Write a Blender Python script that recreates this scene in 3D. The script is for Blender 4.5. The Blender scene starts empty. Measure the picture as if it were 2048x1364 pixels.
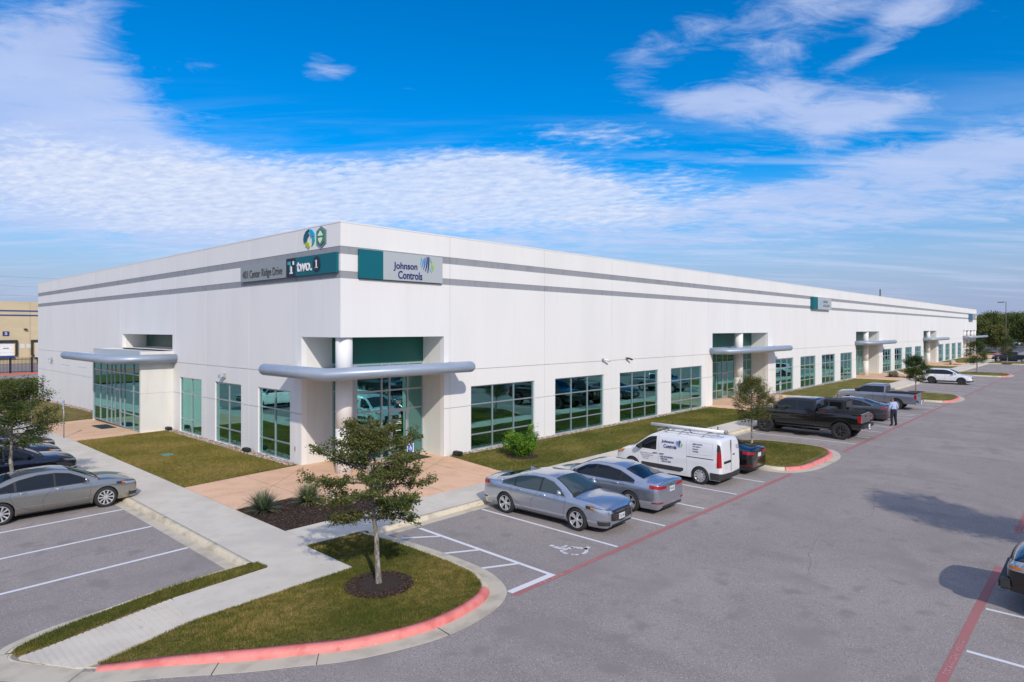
import bpy, bmesh, math, random
import numpy as np
from mathutils import Vector, Matrix
R = math.radians
rnd = random.Random(7)
sc = bpy.context.scene
COL = sc.collection

# ------------------------------------------------------------------ camera
cam_d = bpy.data.cameras.new('camera'); cam = bpy.data.objects.new('camera', cam_d); COL.objects.link(cam)
AX = R(42.84)
cam.location = (-14.346, -22.662, 5.9)
cam.rotation_euler = (R(90), 0, AX - R(90))
cam_d.sensor_width = 36; cam_d.lens = 36 * 1296 / 2048
cam_d.shift_y = (657.5 - 682) / 2048 * -1 * -1
cam_d.clip_end = 9000; cam_d.clip_start = 0.1
sc.camera = cam

# ------------------------------------------------------------------ world
SUN_AZ, SUN_EL = 61.0, 34.0            # direction the light travels (from +X axis), elevation
W = bpy.data.worlds.new('World'); sc.world = W; W.use_nodes = True
nt = W.node_tree; nt.nodes.clear()
def N(t, tree=None, **kw):
    n = (tree or nt).nodes.new(t)
    for k, v in kw.items(): setattr(n, k, v)
    return n
class X:
    """tiny expression helper over Math nodes"""
    def __init__(s, sock): s.s = sock
    @staticmethod
    def op(o, *a):
        n = nt.nodes.new('ShaderNodeMath'); n.operation = o
        for i, v in enumerate(a):
            if isinstance(v, X): nt.links.new(v.s, n.inputs[i])
            else: n.inputs[i].default_value = v
        return X(n.outputs[0])
    def __add__(s, o): return X.op('ADD', s, o)
    __radd__ = __add__
    def __sub__(s, o): return X.op('SUBTRACT', s, o)
    def __rsub__(s, o): return X.op('SUBTRACT', o, s)
    def __mul__(s, o): return X.op('MULTIPLY', s, o)
    __rmul__ = __mul__
    def __truediv__(s, o): return X.op('DIVIDE', s, o)
def clamp01(x): return X.op('MINIMUM', X.op('MAXIMUM', x, 0.0), 1.0)
def sstep(x, a, b):
    n = nt.nodes.new('ShaderNodeMapRange'); n.interpolation_type = 'SMOOTHSTEP'
    nt.links.new(x.s, n.inputs['Value']); n.inputs['From Min'].default_value = a; n.inputs['From Max'].default_value = b
    return X(n.outputs[0])
tc = N('ShaderNodeTexCoord')
def vdot(v):
    n = N('ShaderNodeVectorMath', operation='DOT_PRODUCT'); nt.links.new(tc.outputs['Generated'], n.inputs[0]); n.inputs[1].default_value = v
    return X(n.outputs['Value'])
fwd = vdot((math.cos(AX), math.sin(AX), 0)); lat = vdot((math.sin(AX), -math.cos(AX), 0)); up = vdot((0, 0, 1))
az = X.op('ARCTAN2', lat, fwd) * (180 / math.pi); el = X.op('ARCSINE', up) * (180 / math.pi)
def pix(x, y):
    a = math.atan((x - 1024) / 1296); return math.degrees(a), math.degrees(math.atan((657.5 - y) / 1296 * math.cos(a)))
def blob(x, y, rx, ry, amp, rot=0.0):
    a0, e0 = pix(x, y); c, s = math.cos(R(rot)), math.sin(R(rot)); k = 360 / (2 * math.pi) / 1296
    dx = az - a0; dy = el - e0
    p = (dx * c + dy * s) / (rx * k); q = (dy * c - dx * s) / (ry * k)
    return X.op('EXPONENT', (p * p + q * q) * -1.0) * amp
den = X.op('MAXIMUM', up, 0.0) + 0.09
qx, qy = lat / den, fwd / den
def vec(x, y, z=0.0):
    n = N('ShaderNodeCombineXYZ')
    for i, v in enumerate((x, y, z)):
        if isinstance(v, X): nt.links.new(v.s, n.inputs[i])
        else: n.inputs[i].default_value = v
    return n.outputs[0]
def noise_w(v, scale, detail, rough=0.55, dist=0.0):
    n = N('ShaderNodeTexNoise'); nt.links.new(v, n.inputs['Vector']); n.inputs['Scale'].default_value = scale
    n.inputs['Detail'].default_value = detail; n.inputs['Roughness'].default_value = rough; n.inputs['Distortion'].default_value = dist
    return X(n.outputs['Fac'])
# soft, streaky high cloud
n1 = noise_w(vec(qx * 0.8 + qy * 0.25, qy * 1.15, 3.1), 1.25, 7, 0.58, 0.5)
n2 = noise_w(vec(qx * 0.8 - qy * .3, qy * 1.3, 8.7), 5.5, 6, 0.66, 0.6)
soft_mask = (blob(60, 210, 290, 110, .31, -24) + blob(260, 70, 150, 120, .13, -50) + blob(250, 225, 170, 60, .18, -20) + blob(20, 330, 420, 90, .24, -4) + blob(90, 90, 90, 70, .10)
    + blob(650, 135, 62, 38, .30) + blob(430, 128, 60, 22, .14) + blob(140, 40, 120, 60, .16)
    + blob(1570, 205, 165, 48, .42, -6) + blob(1400, 55, 80, 40, .24) + blob(1640, 10, 140, 42, .30) + blob(1270, 150, 90, 60, .20, 30) + blob(1740, 225, 110, 36, .26, 10)
    + blob(1540, 100, 80, 40, .22) + blob(1390, 212, 80, 26, .28) + blob(1840, 15, 90, 32, .28, 20) + blob(1720, 115, 60, 16, .22, 14)
    + blob(2020, 300, 420, 60, .20, 10) + blob(1350, 330, 420, 36, .14, 6) + blob(1500, 410, 800, 60, .20) + blob(300, 440, 900, 70, .20)
    + blob(1750, 340, 300, 40, .16, 8) + blob(1400, 480, 1400, 50, .12))
# denser unseen cloud added overhead and behind to lift the ambient light
cover = (1.0 - (1.0 - sstep(fwd, .25, -.15)) * (1.0 - sstep(el, 33.0, 50.0))) * 0.46
soft = sstep(n1 * 0.66 + n2 * 0.56 + soft_mask + cover, 0.75, 1.05)
n5 = noise_w(vec(qx * 0.22 + qy * .08, qy * 1.1, 4.4), 3.2, 7, 0.62, 0.4)
wisp = sstep(n5, .43, .70) * sstep(el, 20.0, 11.0) * sstep(el, .5, 4.0)
# altocumulus band with fine mottling
n3 = noise_w(vec(qx * 1.0 + qy * 0.5, qy * 1.3, 1.7), 13.0, 5, 0.62, 0.2)
n4 = noise_w(vec(qx, qy, 5.5), 2.2, 4, 0.5, 0.3)
band_mask = (blob(700, 385, 470, 70, .46, 2) + blob(230, 370, 330, 80, .38, -4) + blob(1180, 265, 190, 26, .22, -4) + blob(1120, 395, 370, 60, .40, -3)
    + blob(1000, 320, 170, 28, .18, 3) + blob(900, 430, 600, 50, .10))
band = sstep(n3 * 0.50 + n4 * 0.40 + band_mask, 0.60, 0.98)
low = sstep(el, 14.0, 1.0)
dark = noise_w(vec(qx, qy * 1.5, 2.2), 2.6, 4)
sky = N('ShaderNodeTexSky', sky_type='NISHITA'); sky.sun_disc = False
sky.sun_elevation = R(SUN_EL)
sky.sun_rotation = R(90) - R(SUN_AZ + 180)
sky.air_density = 1.0; sky.dust_density = 0.6; sky.ozone_density = 2.6; sky.altitude = 200
hs = N('ShaderNodeHueSaturation'); nt.links.new(sky.outputs[0], hs.inputs['Color']); hs.inputs['Saturation'].default_value = 1.62; hs.inputs['Value'].default_value = 0.90; hs.inputs['Hue'].default_value = 0.506
def mixc(f, a, b):
    n = N('ShaderNodeMix', data_type='RGBA')
    if isinstance(f, X): nt.links.new(f.s, n.inputs[0])
    else: n.inputs[0].default_value = f
    for i, v in ((6, a), (7, b)):
        if isinstance(v, tuple): n.inputs[i].default_value = (*v, 1)
        else: nt.links.new(v, n.inputs[i])
    return n.outputs[2]
K = 5.9
ccol = mixc(dark, (.42 * K, .51 * K, .80 * K), (.66 * K, .73 * K, .95 * K))
bcol = mixc(clamp01(n3 * 2.2 - 0.6), (.50 * K, .60 * K, .84 * K), (.84 * K, .88 * K, .98 * K))
hcol = (.29 * K, .36 * K, .60 * K)
c0 = mixc(low * 0.9, hs.outputs[0], hcol)
c1 = mixc(soft * 0.74, c0, ccol)
c1 = mixc(wisp * 0.42, c1, (.60 * K, .68 * K, .90 * K))
c2 = mixc(band * 0.82 * (1.0 - low * 0.5), c1, bcol)
bg = N('ShaderNodeBackground'); nt.links.new(c2, bg.inputs['Color']); bg.inputs['Strength'].default_value = 0.14
wo = N('ShaderNodeOutputWorld'); nt.links.new(bg.outputs[0], wo.inputs['Surface'])

sd = bpy.data.lights.new('sun', 'SUN'); sd.energy = 2.5; sd.angle = R(0.9); sd.color = (1.0, 0.915, 0.80)
sun = bpy.data.objects.new('sun', sd); COL.objects.link(sun)
ld = Vector((math.cos(R(SUN_EL)) * math.cos(R(SUN_AZ)), math.cos(R(SUN_EL)) * math.sin(R(SUN_AZ)), -math.sin(R(SUN_EL))))
sun.rotation_euler = ld.to_track_quat('-Z', 'Y').to_euler()
vs = sc.view_settings; vs.view_transform = 'Standard'; vs.look = 'None'; vs.gamma = 1; vs.exposure = 0.34; vs.use_curve_mapping = False
sc.cycles.max_bounces = 8; sc.cycles.transparent_max_bounces = 12
sc.cycles.use_denoising = True

# ------------------------------------------------------------------ materials
MATS = {}
def mat(name, col, rough=0.7, metal=0.0, spec=0.5, coat=0.0, noise=None, bump=None, emis=None):
    """noise=(scale, detail, colour2, lo, hi[, scale2, colour3, lo, hi]); bump=(scale, strength, distance)"""
    if name in MATS: return MATS[name]
    m = bpy.data.materials.new(name); m.use_nodes = True; MATS[name] = m
    t = m.node_tree; b = t.nodes['Principled BSDF']
    b.inputs['Base Color'].default_value = (*col, 1); b.inputs['Roughness'].default_value = rough
    b.inputs['Metallic'].default_value = metal; b.inputs['Specular IOR Level'].default_value = spec
    b.inputs['Coat Weight'].default_value = coat; b.inputs['Coat Roughness'].default_value = 0.04
    tcn = None
    if noise or bump:
        tcn = t.nodes.new('ShaderNodeTexCoord'); geo = t.nodes.new('ShaderNodeNewGeometry')
    if noise:
        prev = None
        for i in range(0, len(noise), 5):
            s, d, c2, lo, hi = noise[i:i + 5]
            n = t.nodes.new('ShaderNodeTexNoise')
            n.inputs['Detail'].default_value = d
            if isinstance(s, tuple):
                mp = t.nodes.new('ShaderNodeMapping'); mp.inputs['Scale'].default_value = s; t.links.new(geo.outputs['Position'], mp.inputs[0]); t.links.new(mp.outputs[0], n.inputs['Vector']); n.inputs['Scale'].default_value = 1
            else:
                t.links.new(geo.outputs['Position'], n.inputs['Vector']); n.inputs['Scale'].default_value = s
            mr = t.nodes.new('ShaderNodeMapRange'); mr.interpolation_type = 'SMOOTHSTEP'; t.links.new(n.outputs[0], mr.inputs[0]); mr.inputs[1].default_value = lo; mr.inputs[2].default_value = hi
            mx = t.nodes.new('ShaderNodeMix'); mx.data_type = 'RGBA'; t.links.new(mr.outputs[0], mx.inputs[0])
            if prev is None: mx.inputs[6].default_value = (*col, 1)
            else: t.links.new(prev, mx.inputs[6])
            mx.inputs[7].default_value = (*c2, 1); prev = mx.outputs[2]
        t.links.new(prev, b.inputs['Base Color'])
    if bump:
        n = t.nodes.new('ShaderNodeTexNoise'); n.inputs['Scale'].default_value = bump[0]; n.inputs['Detail'].default_value = 5
        t.links.new(geo.outputs['Position'], n.inputs['Vector'])
        bp = t.nodes.new('ShaderNodeBump'); bp.inputs['Strength'].default_value = bump[1]; bp.inputs['Distance'].default_value = bump[2]
        t.links.new(n.outputs[0], bp.inputs['Height']); t.links.new(bp.outputs[0], b.inputs['Normal'])
    return m
def srgb(r, g, b): return tuple(((v / 255) / 12.92 if v / 255 <= .04045 else ((v / 255 + .055) / 1.055) ** 2.4) for v in (r, g, b))

M_asph = mat('asphalt', (.285, .252, .238), .92, spec=.25, noise=(.22, 5, (.325, .288, .270), .42, .62, (.7, .16, 1.), 7, (.250, .222, .210), .52, .74, 38., 4, (.46, .42, .40), .54, .70, 47., 3, (.115, .102, .098), .56, .70, 1.7, 5, (.245, .217, .205), .55, .72, .45, 7, (.255, .226, .214), .52, .74), bump=(40., .5, .012))
M_conc = mat('concrete', (.63, .575, .49), .85, noise=(1.6, 6, (.56, .51, .43), .4, .7, 30., 4, (.64, .59, .51), .5, .7, .5, 4, (.55, .505, .435), .5, .65, (5., 5., 5.), 6, (.50, .45, .38), .64, .74), bump=(60., .15, .004))
M_kerb = mat('kerb_concrete', (.64, .56, .41), .85, noise=(2.5, 6, (.44, .37, .26), .45, .72, 25., 4, (.50, .47, .40), .5, .7, (4., 4., 20.), 5, (.24, .21, .17), .62, .75), bump=(40., .3, .006))
M_gut = mat('gutter_concrete', (.53, .475, .375), .88, noise=(1.8, 6, (.38, .34, .27), .45, .7, 60., 3, (.52, .47, .38), .5, .7), bump=(60., .2, .004))
M_redk = mat('red_kerb_paint', (.74, .23, .20), .55, noise=(3., 6, (.62, .16, .14), .45, .68, 9., 6, (.42, .11, .10), .60, .72, 9., 5, (.76, .34, .29), .60, .74, 2.2, 6, (.36, .10, .09), .68, .76), bump=(30., .25, .005))
M_redl = mat('red_line_paint', (.40, .135, .13), .8, noise=(40., 3, (.26, .19, .19), .48, .66, 2., 5, (.36, .14, .135), .4, .65), bump=(90., .25, .006))
M_whl = mat('white_line_paint', (.70, .71, .74), .7, noise=(38., 4, (.50, .50, .52), .60, .74, 3., 4, (.66, .67, .70), .45, .7), bump=(90., .25, .006))
M_wornw = mat('worn_white_paint', (.62, .62, .63), .7, noise=(14., 5, (.28, .25, .24), .53, .63), bump=(90., .25, .006))
M_pink = mat('tinted_concrete', (.76, .485, .315), .85, noise=(1.2, 6, (.68, .42, .26), .42, .65, 9., 5, (.76, .51, .35), .5, .68, (.5, 2.5, 1.), 6, (.56, .36, .25), .62, .75), bump=(70., .2, .004))
M_grass = mat('grass_ground', (.185, .150, .042), .95, spec=.1, noise=(1.3, 6, (.27, .205, .08), .42, .62, 9., 6, (.060, .070, .014), .50, .64, 60., 3, (.34, .27, .12), .56, .70), bump=(55., .9, .05))
M_grassf = mat('lawn_ground', (.150, .145, .032), .95, spec=.1, noise=((.5, 1.2, 1.), 5, (.24, .20, .065), .42, .62, 8., 6, (.050, .072, .012), .50, .66, 50., 3, (.30, .26, .10), .57, .72), bump=(50., .9, .05))
M_mulch = mat('mulch', (.060, .036, .024), .95, noise=(45., 5, (.022, .013, .010), .45, .62, 80., 3, (.17, .105, .07), .60, .72), bump=(45., 1., .06))
M_rock = mat('river_rock', (.36, .29, .24), .8, noise=(7., 3, (.20, .13, .10), .42, .6, 11., 2, (.62, .58, .52), .55, .68), bump=(40., .3, .01))
M_bould = mat('limestone', (.55, .44, .33), .85, noise=(2.6, 5, (.48, .24, .09), .50, .62, 7., 4, (.70, .66, .60), .54, .68), bump=(9., .8, .05))
M_wall = mat('white_wall_paint', (.795, .785, .77), .75, noise=((.5, .5, .12), 5, (.755, .748, .737), .4, .7, (2.5, 2.5, .22), 5, (.75, .742, .728), .52, .75, 50., 3, (.78, .765, .745), .5, .7), bump=(28., .10, .004))
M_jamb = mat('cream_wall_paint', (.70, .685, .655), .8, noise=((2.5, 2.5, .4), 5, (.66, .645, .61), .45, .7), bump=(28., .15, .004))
M_strp = mat('grey_band_paint', (.30, .31, .335), .75, noise=((3., 3., .6), 5, (.26, .27, .295), .45, .7), bump=(28., .2, .004))
M_joint = mat('joint_sealant', (.42, .42, .40), .9)
M_alum = mat('satin_aluminium', (.34, .40, .49), .42, metal=.25, noise=((1., 1., 6.), 4, (.30, .36, .45), .4, .65))
M_frame = mat('window_frame_aluminium', (.47, .50, .54), .42, metal=.6)
M_cano = mat('canopy_fascia', (.52, .57, .60), .5, metal=.4)
M_blk = mat('black_plastic', (.02, .02, .022), .55)
M_rub = mat('tyre_rubber', (.022, .022, .023), .85, bump=(60., .3, .004))
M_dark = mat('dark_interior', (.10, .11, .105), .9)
M_blind = mat('window_blind', (.78, .80, .76), .9, noise=((.3, .3, 1.2), 3, (.70, .72, .70), .4, .6))
M_spand = mat('green_spandrel', (.010, .105, .078), .35, spec=.35, noise=((.6, .6, .3), 4, (.014, .085, .066), .4, .6))
M_teal = mat('teal_sign_paint', (.004, .125, .16), .5, spec=.3)
M_sgrey = mat('grey_sign_panel', (.50, .53, .53), .45, metal=.2)
M_sgre2 = mat('darker_grey_sign_panel', (.33, .36, .36), .5, metal=.2)
M_navy = mat('navy_paint', (.012, .016, .035), .5)
M_jblue = mat('royal_blue', (.004, .016, .17), .5)
M_white = mat('white_paint', (.80, .80, .80), .5)
M_galv = mat('galvanised_steel', (.33, .34, .36), .5, metal=.5)
M_beige = mat('beige_wall_paint', (.56, .46, .30), .8, noise=((.4, .4, 1.), 4, (.52, .43, .275), .4, .65), bump=(3., .2, .01))
M_blue = mat('blue_band_paint', (.015, .055, .20), .6)
M_fence = mat('dark_fence_paint', (.012, .014, .03), .5)

def glass_mat():
    m = bpy.data.materials.new('teal_window_glass'); m.use_nodes = True; t = m.node_tree; t.nodes.clear()
    o = t.nodes.new('ShaderNodeOutputMaterial'); g = t.nodes.new('ShaderNodeBsdfGlossy'); g.inputs['Roughness'].default_value = 0.02
    g.inputs['Color'].default_value = (.40, .86, .81, 1)
    tr = t.nodes.new('ShaderNodeBsdfTransparent'); tr.inputs['Color'].default_value = (.60, .975, .925, 1)
    f = t.nodes.new('ShaderNodeFresnel'); f.inputs['IOR'].default_value = 1.6
    ma = t.nodes.new('ShaderNodeMath'); ma.operation = 'MULTIPLY_ADD'; ma.inputs[1].default_value = .9; ma.inputs[2].default_value = .41; ma.use_clamp = True
    t.links.new(f.outputs[0], ma.inputs[0])
    ge = t.nodes.new('ShaderNodeNewGeometry'); no = t.nodes.new('ShaderNodeTexNoise'); no.inputs['Scale'].default_value = .8; t.links.new(ge.outputs['Position'], no.inputs['Vector'])
    bp = t.nodes.new('ShaderNodeBump'); bp.inputs['Strength'].default_value = .05; bp.inputs['Distance'].default_value = .02; t.links.new(no.outputs[0], bp.inputs['Height']); t.links.new(bp.outputs[0], g.inputs['Normal'])
    mx = t.nodes.new('ShaderNodeMixShader'); t.links.new(ma.outputs[0], mx.inputs[0]); t.links.new(tr.outputs[0], mx.inputs[1]); t.links.new(g.outputs[0], mx.inputs[2]); t.links.new(mx.outputs[0], o.inputs[0])
    return m
M_glass = glass_mat()

# ------------------------------------------------------------------ mesh helpers
def tag(o, label=None, cat=None, group=None, kind=None):
    if label: o['label'] = label
    if cat: o['category'] = cat
    if group: o['group'] = group
    if kind: o['kind'] = kind
    return o
def empty(name, loc=(0, 0, 0), rz=0.0, **kw):
    o = bpy.data.objects.new(name, None); COL.objects.link(o); o.location = loc; o.rotation_euler = (0, 0, rz); o.empty_display_size = .3
    return tag(o, **kw)
def link(me, name, parent=None, loc=None):
    o = bpy.data.objects.new(name, me); COL.objects.link(o)
    if parent: o.parent = parent
    if loc is not None: o.location = loc
    return o
def mesh_np(name, V, F, mats, parent=None, smooth=False, idx=None):
    me = bpy.data.meshes.new(name); me.from_pydata(V if isinstance(V, list) else V.tolist(), [], F if isinstance(F, list) else F.tolist())
    for m in (mats if isinstance(mats, (list, tuple)) else [mats]): me.materials.append(m)
    if idx is not None: me.polygons.foreach_set('material_index', idx)
    if smooth: me.polygons.foreach_set('use_smooth', [True] * len(me.polygons))
    me.update(); return link(me, name, parent)
class MB:
    def __init__(s): s.v = []; s.f = []; s.i = []; s.sm = []
    def add(s, V, F, m=0, sm=False):
        b = len(s.v); s.v += [tuple(p) for p in V]; s.f += [tuple(b + k for k in f) for f in F]; s.i += [m] * len(F); s.sm += [sm] * len(F)
    def box(s, x0, y0, z0, x1, y1, z1, m=0):
        if x0 > x1: x0, x1 = x1, x0
        if y0 > y1: y0, y1 = y1, y0
        if z0 > z1: z0, z1 = z1, z0
        s.add([(x, y, z) for z in (z0, z1) for y in (y0, y1) for x in (x0, x1)],
              [(0, 2, 3, 1), (4, 5, 7, 6), (0, 1, 5, 4), (2, 6, 7, 3), (0, 4, 6, 2), (1, 3, 7, 5)], m)
        return s
    def tube(s, path, r, n=10, m=0, cap=True, sm=True):
        P = [Vector(p) for p in path]; rs = r if isinstance(r, (list, tuple)) else [r] * len(P)
        V = []; u = None
        for k, p in enumerate(P):
            d = ((P[k] - P[k - 1]).normalized() if k else Vector()) + ((P[k + 1] - P[k]).normalized() if k < len(P) - 1 else Vector())
            d.normalize()
            if u is None: u = d.orthogonal().normalized() if abs(d.z) > .9 else d.cross(Vector((0, 0, 1))).normalized()
            u = (u - d * u.dot(d)).normalized(); w = d.cross(u)
            sc_ = 1.0
            if 0 < k < len(P) - 1:
                c = (P[k] - P[k - 1]).normalized().dot(d); sc_ = 1 / max(c, .5)
                side = (P[k + 1] - P[k]).normalized() - (P[k] - P[k - 1]).normalized()
                side = side - d * side.dot(d)
            for a in range(n):
                o = u * math.cos(2 * math.pi * a / n) + w * math.sin(2 * math.pi * a / n)
                if sc_ > 1.001 and side.length > 1e-4:
                    sn = side.normalized(); o = o + sn * o.dot(sn) * (sc_ - 1)
                V.append(p + o * rs[k])
        F = [(k * n + a, k * n + (a + 1) % n, (k + 1) * n + (a + 1) % n, (k + 1) * n + a) for k in range(len(P) - 1) for a in range(n)]
        s.add(V, F, m, sm)
        if cap:
            b = len(s.v) - len(V)
            s.f += [tuple(b + a for a in range(n))[::-1], tuple(b + (len(P) - 1) * n + a for a in range(n))]; s.i += [m, m]; s.sm += [False, False]
        return s
    def prism(s, poly, z0, z1, m=0):
        n = len(poly); s.add([(x, y, z0) for x, y in poly] + [(x, y, z1) for x, y in poly], [tuple(range(n))[::-1], tuple(range(n, 2 * n))] + [(k, (k + 1) % n, n + (k + 1) % n, n + k) for k in range(n)], m); return s
    def xf(s, fn): s.v = [tuple(fn(*p)) for p in s.v]; return s
    def mesh(s, name, mats, bevel=0.0, recalc=True):
        me = bpy.data.meshes.new(name); me.from_pydata(s.v, [], s.f)
        for m in (mats if isinstance(mats, (list, tuple)) else [mats]): me.materials.append(m)
        me.polygons.foreach_set('material_index', s.i); me.polygons.foreach_set('use_smooth', s.sm)
        if recalc or bevel:
            bm = bmesh.new(); bm.from_mesh(me)
            if recalc: bmesh.ops.recalc_face_normals(bm, faces=bm.faces)
            if bevel: bmesh.ops.bevel(bm, geom=[e for e in bm.edges if e.calc_face_angle(0) > .6], offset=bevel, segments=2, affect='EDGES', clamp_overlap=True)
            bm.to_mesh(me); bm.free()
        me.update(); return me
    def build(s, name, mats, parent=None, bevel=0.0, recalc=True): return link(s.mesh(name, mats, bevel, recalc), name, parent)
def copy_tree(o, parent=None):
    c = o.copy(); COL.objects.link(c); c.parent = parent
    for ch in list(o.children): copy_tree(ch, c)
    return c
def zoff(y): return 0.0 if y < 19 else (-0.6 * (y - 19) / 33 if y < 52 else -0.6)
def sheet(name, poly, z, m, kind='structure', thick=0.0, label=None, parent=None, rough=0):
    bm = bmesh.new(); f = bm.faces.new([bm.verts.new((x, y, z)) for x, y in poly])
    if f.normal.z < 0 or f.calc_center_median() is None: pass
    bm.normal_update()
    if f.normal.z < 0: f.normal_flip()
    for yc in (19, 52):
        bmesh.ops.bisect_plane(bm, geom=bm.verts[:] + bm.edges[:] + bm.faces[:], plane_co=(0, yc, 0), plane_no=(0, 1, 0))
    if thick:
        r = bmesh.ops.extrude_face_region(bm, geom=bm.faces[:])
        for v in r['geom']:
            if isinstance(v, bmesh.types.BMVert): v.co.z -= thick
        bmesh.ops.recalc_face_normals(bm, faces=bm.faces)
    for v in bm.verts: v.co.z += zoff(v.co.y)
    me = bpy.data.meshes.new(name); bm.to_mesh(me); bm.free(); me.materials.append(m)
    o = link(me, name, parent)
    if kind and not parent: o['kind'] = kind
    if label: o['label'] = label
    return o
_fontcache = {}
def text(s, w, h, m, name, parent, M4, depth=.02, squeeze=True, bold=0.0):
    """writing as a mesh that fills w x h, laid with matrix M4 (local x right, y up, z out)"""
    cu = bpy.data.curves.new('t', 'FONT'); cu.body = s; cu.size = 1; cu.extrude = .5; cu.resolution_u = 3; cu.offset = bold
    o = bpy.data.objects.new('t', cu); COL.objects.link(o)
    dg = bpy.context.evaluated_depsgraph_get(); me = bpy.data.meshes.new_from_object(o.evaluated_get(dg)); bpy.data.objects.remove(o); 
    me.name = name; V = np.array([v.co for v in me.vertices]); lo, hi = V.min(0), V.max(0)
    S = (hi - lo); V = (V - lo) / np.where(S > 1e-6, S, 1) * np.array([w, h, depth])
    me.vertices.foreach_set('co', V.ravel()); me.transform(M4); me.materials.clear(); me.materials.append(m); me.update()
    return link(me, name, parent)
def frame_mat(o, xd, yd):
    xd = Vector(xd).normalized(); yd = Vector(yd).normalized(); z = xd.cross(yd)
    return Matrix(((xd.x, yd.x, z.x, o[0]), (xd.y, yd.y, z.y, o[1]), (xd.z, yd.z, z.z, o[2]), (0, 0, 0, 1)))
# ------------------------------------------------------------------ ground
ZA = -0.14
sheet('ground', [(-1500, -1500), (2500, -1500), (2500, 2500), (-1500, 2500)], -0.36, M_grassf)
sheet('parking_lot', [(-60, -60), (420, -60), (420, -5.5), (0, -5.5), (-6.6, -5.5), (-6.6, 66), (-60, 66)], ZA, M_asph)
sheet('far_road', [(-90, 82), (60, 82), (60, 93.5), (-90, 93.5)], ZA - 0.0, M_asph)
sheet('truck_court', [(-90, 95.2), (60, 95.2), (60, 131), (-90, 131)], ZA, M_asph)
def arc(cx, cy, r, a0, a1, n=8): return [(cx + r * math.cos(R(a0 + (a1 - a0) * k / n)), cy + r * math.sin(R(a0 + (a1 - a0) * k / n))) for k in range(n + 1)]
def smooth_path(P, n=6, closed=False):
    P = [Vector((*p, 0)) for p in P]; out = []; m = len(P)
    for k in range(m if closed else m - 1):
        p0 = P[(k - 1) % m] if closed or k else P[0]; p1 = P[k]; p2 = P[(k + 1) % m]; p3 = P[(k + 2) % m] if closed or k + 2 < m else p2
        for t in range(n):
            t /= n; q = .5 * ((2 * p1) + (p2 - p0) * t + (2 * p0 - 5 * p1 + 4 * p2 - p3) * t * t + (3 * p1 - 3 * p2 + p3 - p0) * t ** 3); out.append((q.x, q.y))
    if not closed: out.append((P[-1].x, P[-1].y))
    return out
def offset(P, d, closed=False):
    out = []; m = len(P)
    for k in range(m):
        a = Vector(P[(k - 1) % m] if closed or k else P[k]); b = Vector(P[(k + 1) % m] if closed or k < m - 1 else P[k])
        t = (b - a).normalized(); out.append((P[k][0] + t.y * d, P[k][1] - t.x * d))
    return out
def kerb(name, P, m, top=0.0, w=.15, gut=.40, closed=False, lab=None, drop=None):
    """P runs along the inner top edge, the road on its right; section: top, rolled nose, face"""
    mb = MB(); n = len(P)
    prof = [(-.02, -.2), (-.0, 0), (w * .75, 0), (w, -.025), (w + .03, -.07), (w + .05, -.145 + .004)]
    rings = [[(p[0], p[1], top + dz + zoff(p[1])) for p in offset(P, d, closed)] for d, dz in prof]
    V = [v for r in rings for v in r]; F = []
    L = n if closed else n - 1
    for j in range(len(prof) - 1):
        for k in range(L): F.append((j * n + k, j * n + (k + 1) % n, (j + 1) * n + (k + 1) % n, (j + 1) * n + k))
    mb.add(V, F, 0, True)
    if drop:
        mb.xf(lambda x, y, z: (x, y, z - drop(x, y) if z > -.13 else z))
    return mb.build(name, m, bevel=0)
def gutter(name, P, d0, d1, m=None, closed=False):
    mb = MB(); A = offset(P, d0, closed); B = offset(P, d1, closed); n = len(P); L = n if closed else n - 1
    z0 = ZA + .012; z1 = ZA + .006
    C = offset(P, d1 + .01, closed)
    V = [(x, y, z0 + zoff(y)) for x, y in A] + [(x, y, z1 + zoff(y)) for x, y in B] + [(x, y, ZA - .05 + zoff(y)) for x, y in C]
    F = [(j * n + k, j * n + (k + 1) % n, (j + 1) * n + (k + 1) % n, (j + 1) * n + k) for j in range(2) for k in range(L)]
    mb.add(V, F); return mb.build(name, m or M_gut)
def S(o, k='structure', label=None):
    o['kind'] = k
    if label: o['label'] = label
    return o

# walks -----------------------------------------------------------------
def slabs(name, rects, z=0.0, m=None, thick=.16, parent=None):
    """a pavement laid as slabs with open joints; every slab an object"""
    root = None
    for (x0, y0, x1, y1) in rects:
        mb = MB(); g = .006
        for (ya, yb) in ([(y0, y1)] if y1 <= 19 or y0 >= 19 else [(y0, 19), (19, y1)]):
            mb.add([(x0 + g, ya + g, z + zoff(ya)), (x1 - g, ya + g, z + zoff(ya)), (x1 - g, yb - g, z + zoff(yb)), (x0 + g, yb - g, z + zoff(yb)),
                    (x0, ya, z - thick + zoff(ya)), (x1, ya, z - thick + zoff(ya)), (x1, yb, z - thick + zoff(yb)), (x0, yb, z - thick + zoff(yb))],
                   [(0, 1, 2, 3), (0, 4, 5, 1), (1, 5, 6, 2), (2, 6, 7, 3), (3, 7, 4, 0)])
        if root is None:
            root = mb.build(name, m or M_conc); S(root)
        else: mb.build('slab', m or M_conc, root)
    return root
XL0, XL1 = -6.80, -4.98
slabs('sidewalk_beside_left_lot', [(XL0, -6.72 + 2.44 * k if k else -6.72, XL1, -6.72 + 2.44 * (k + 1)) for k in range(4)] + [(XL0, 3.04 + 3.2 * k, XL1, 3.04 + 3.2 * (k + 1)) for k in range(15)])
slabs('sidewalk_along_front', [(-5.1 + 2.5 * k + (.12 if k == 0 else 0), -6.60, -5.1 + 2.5 * (k + 1), -4.95) for k in range(0, 68)])
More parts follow.
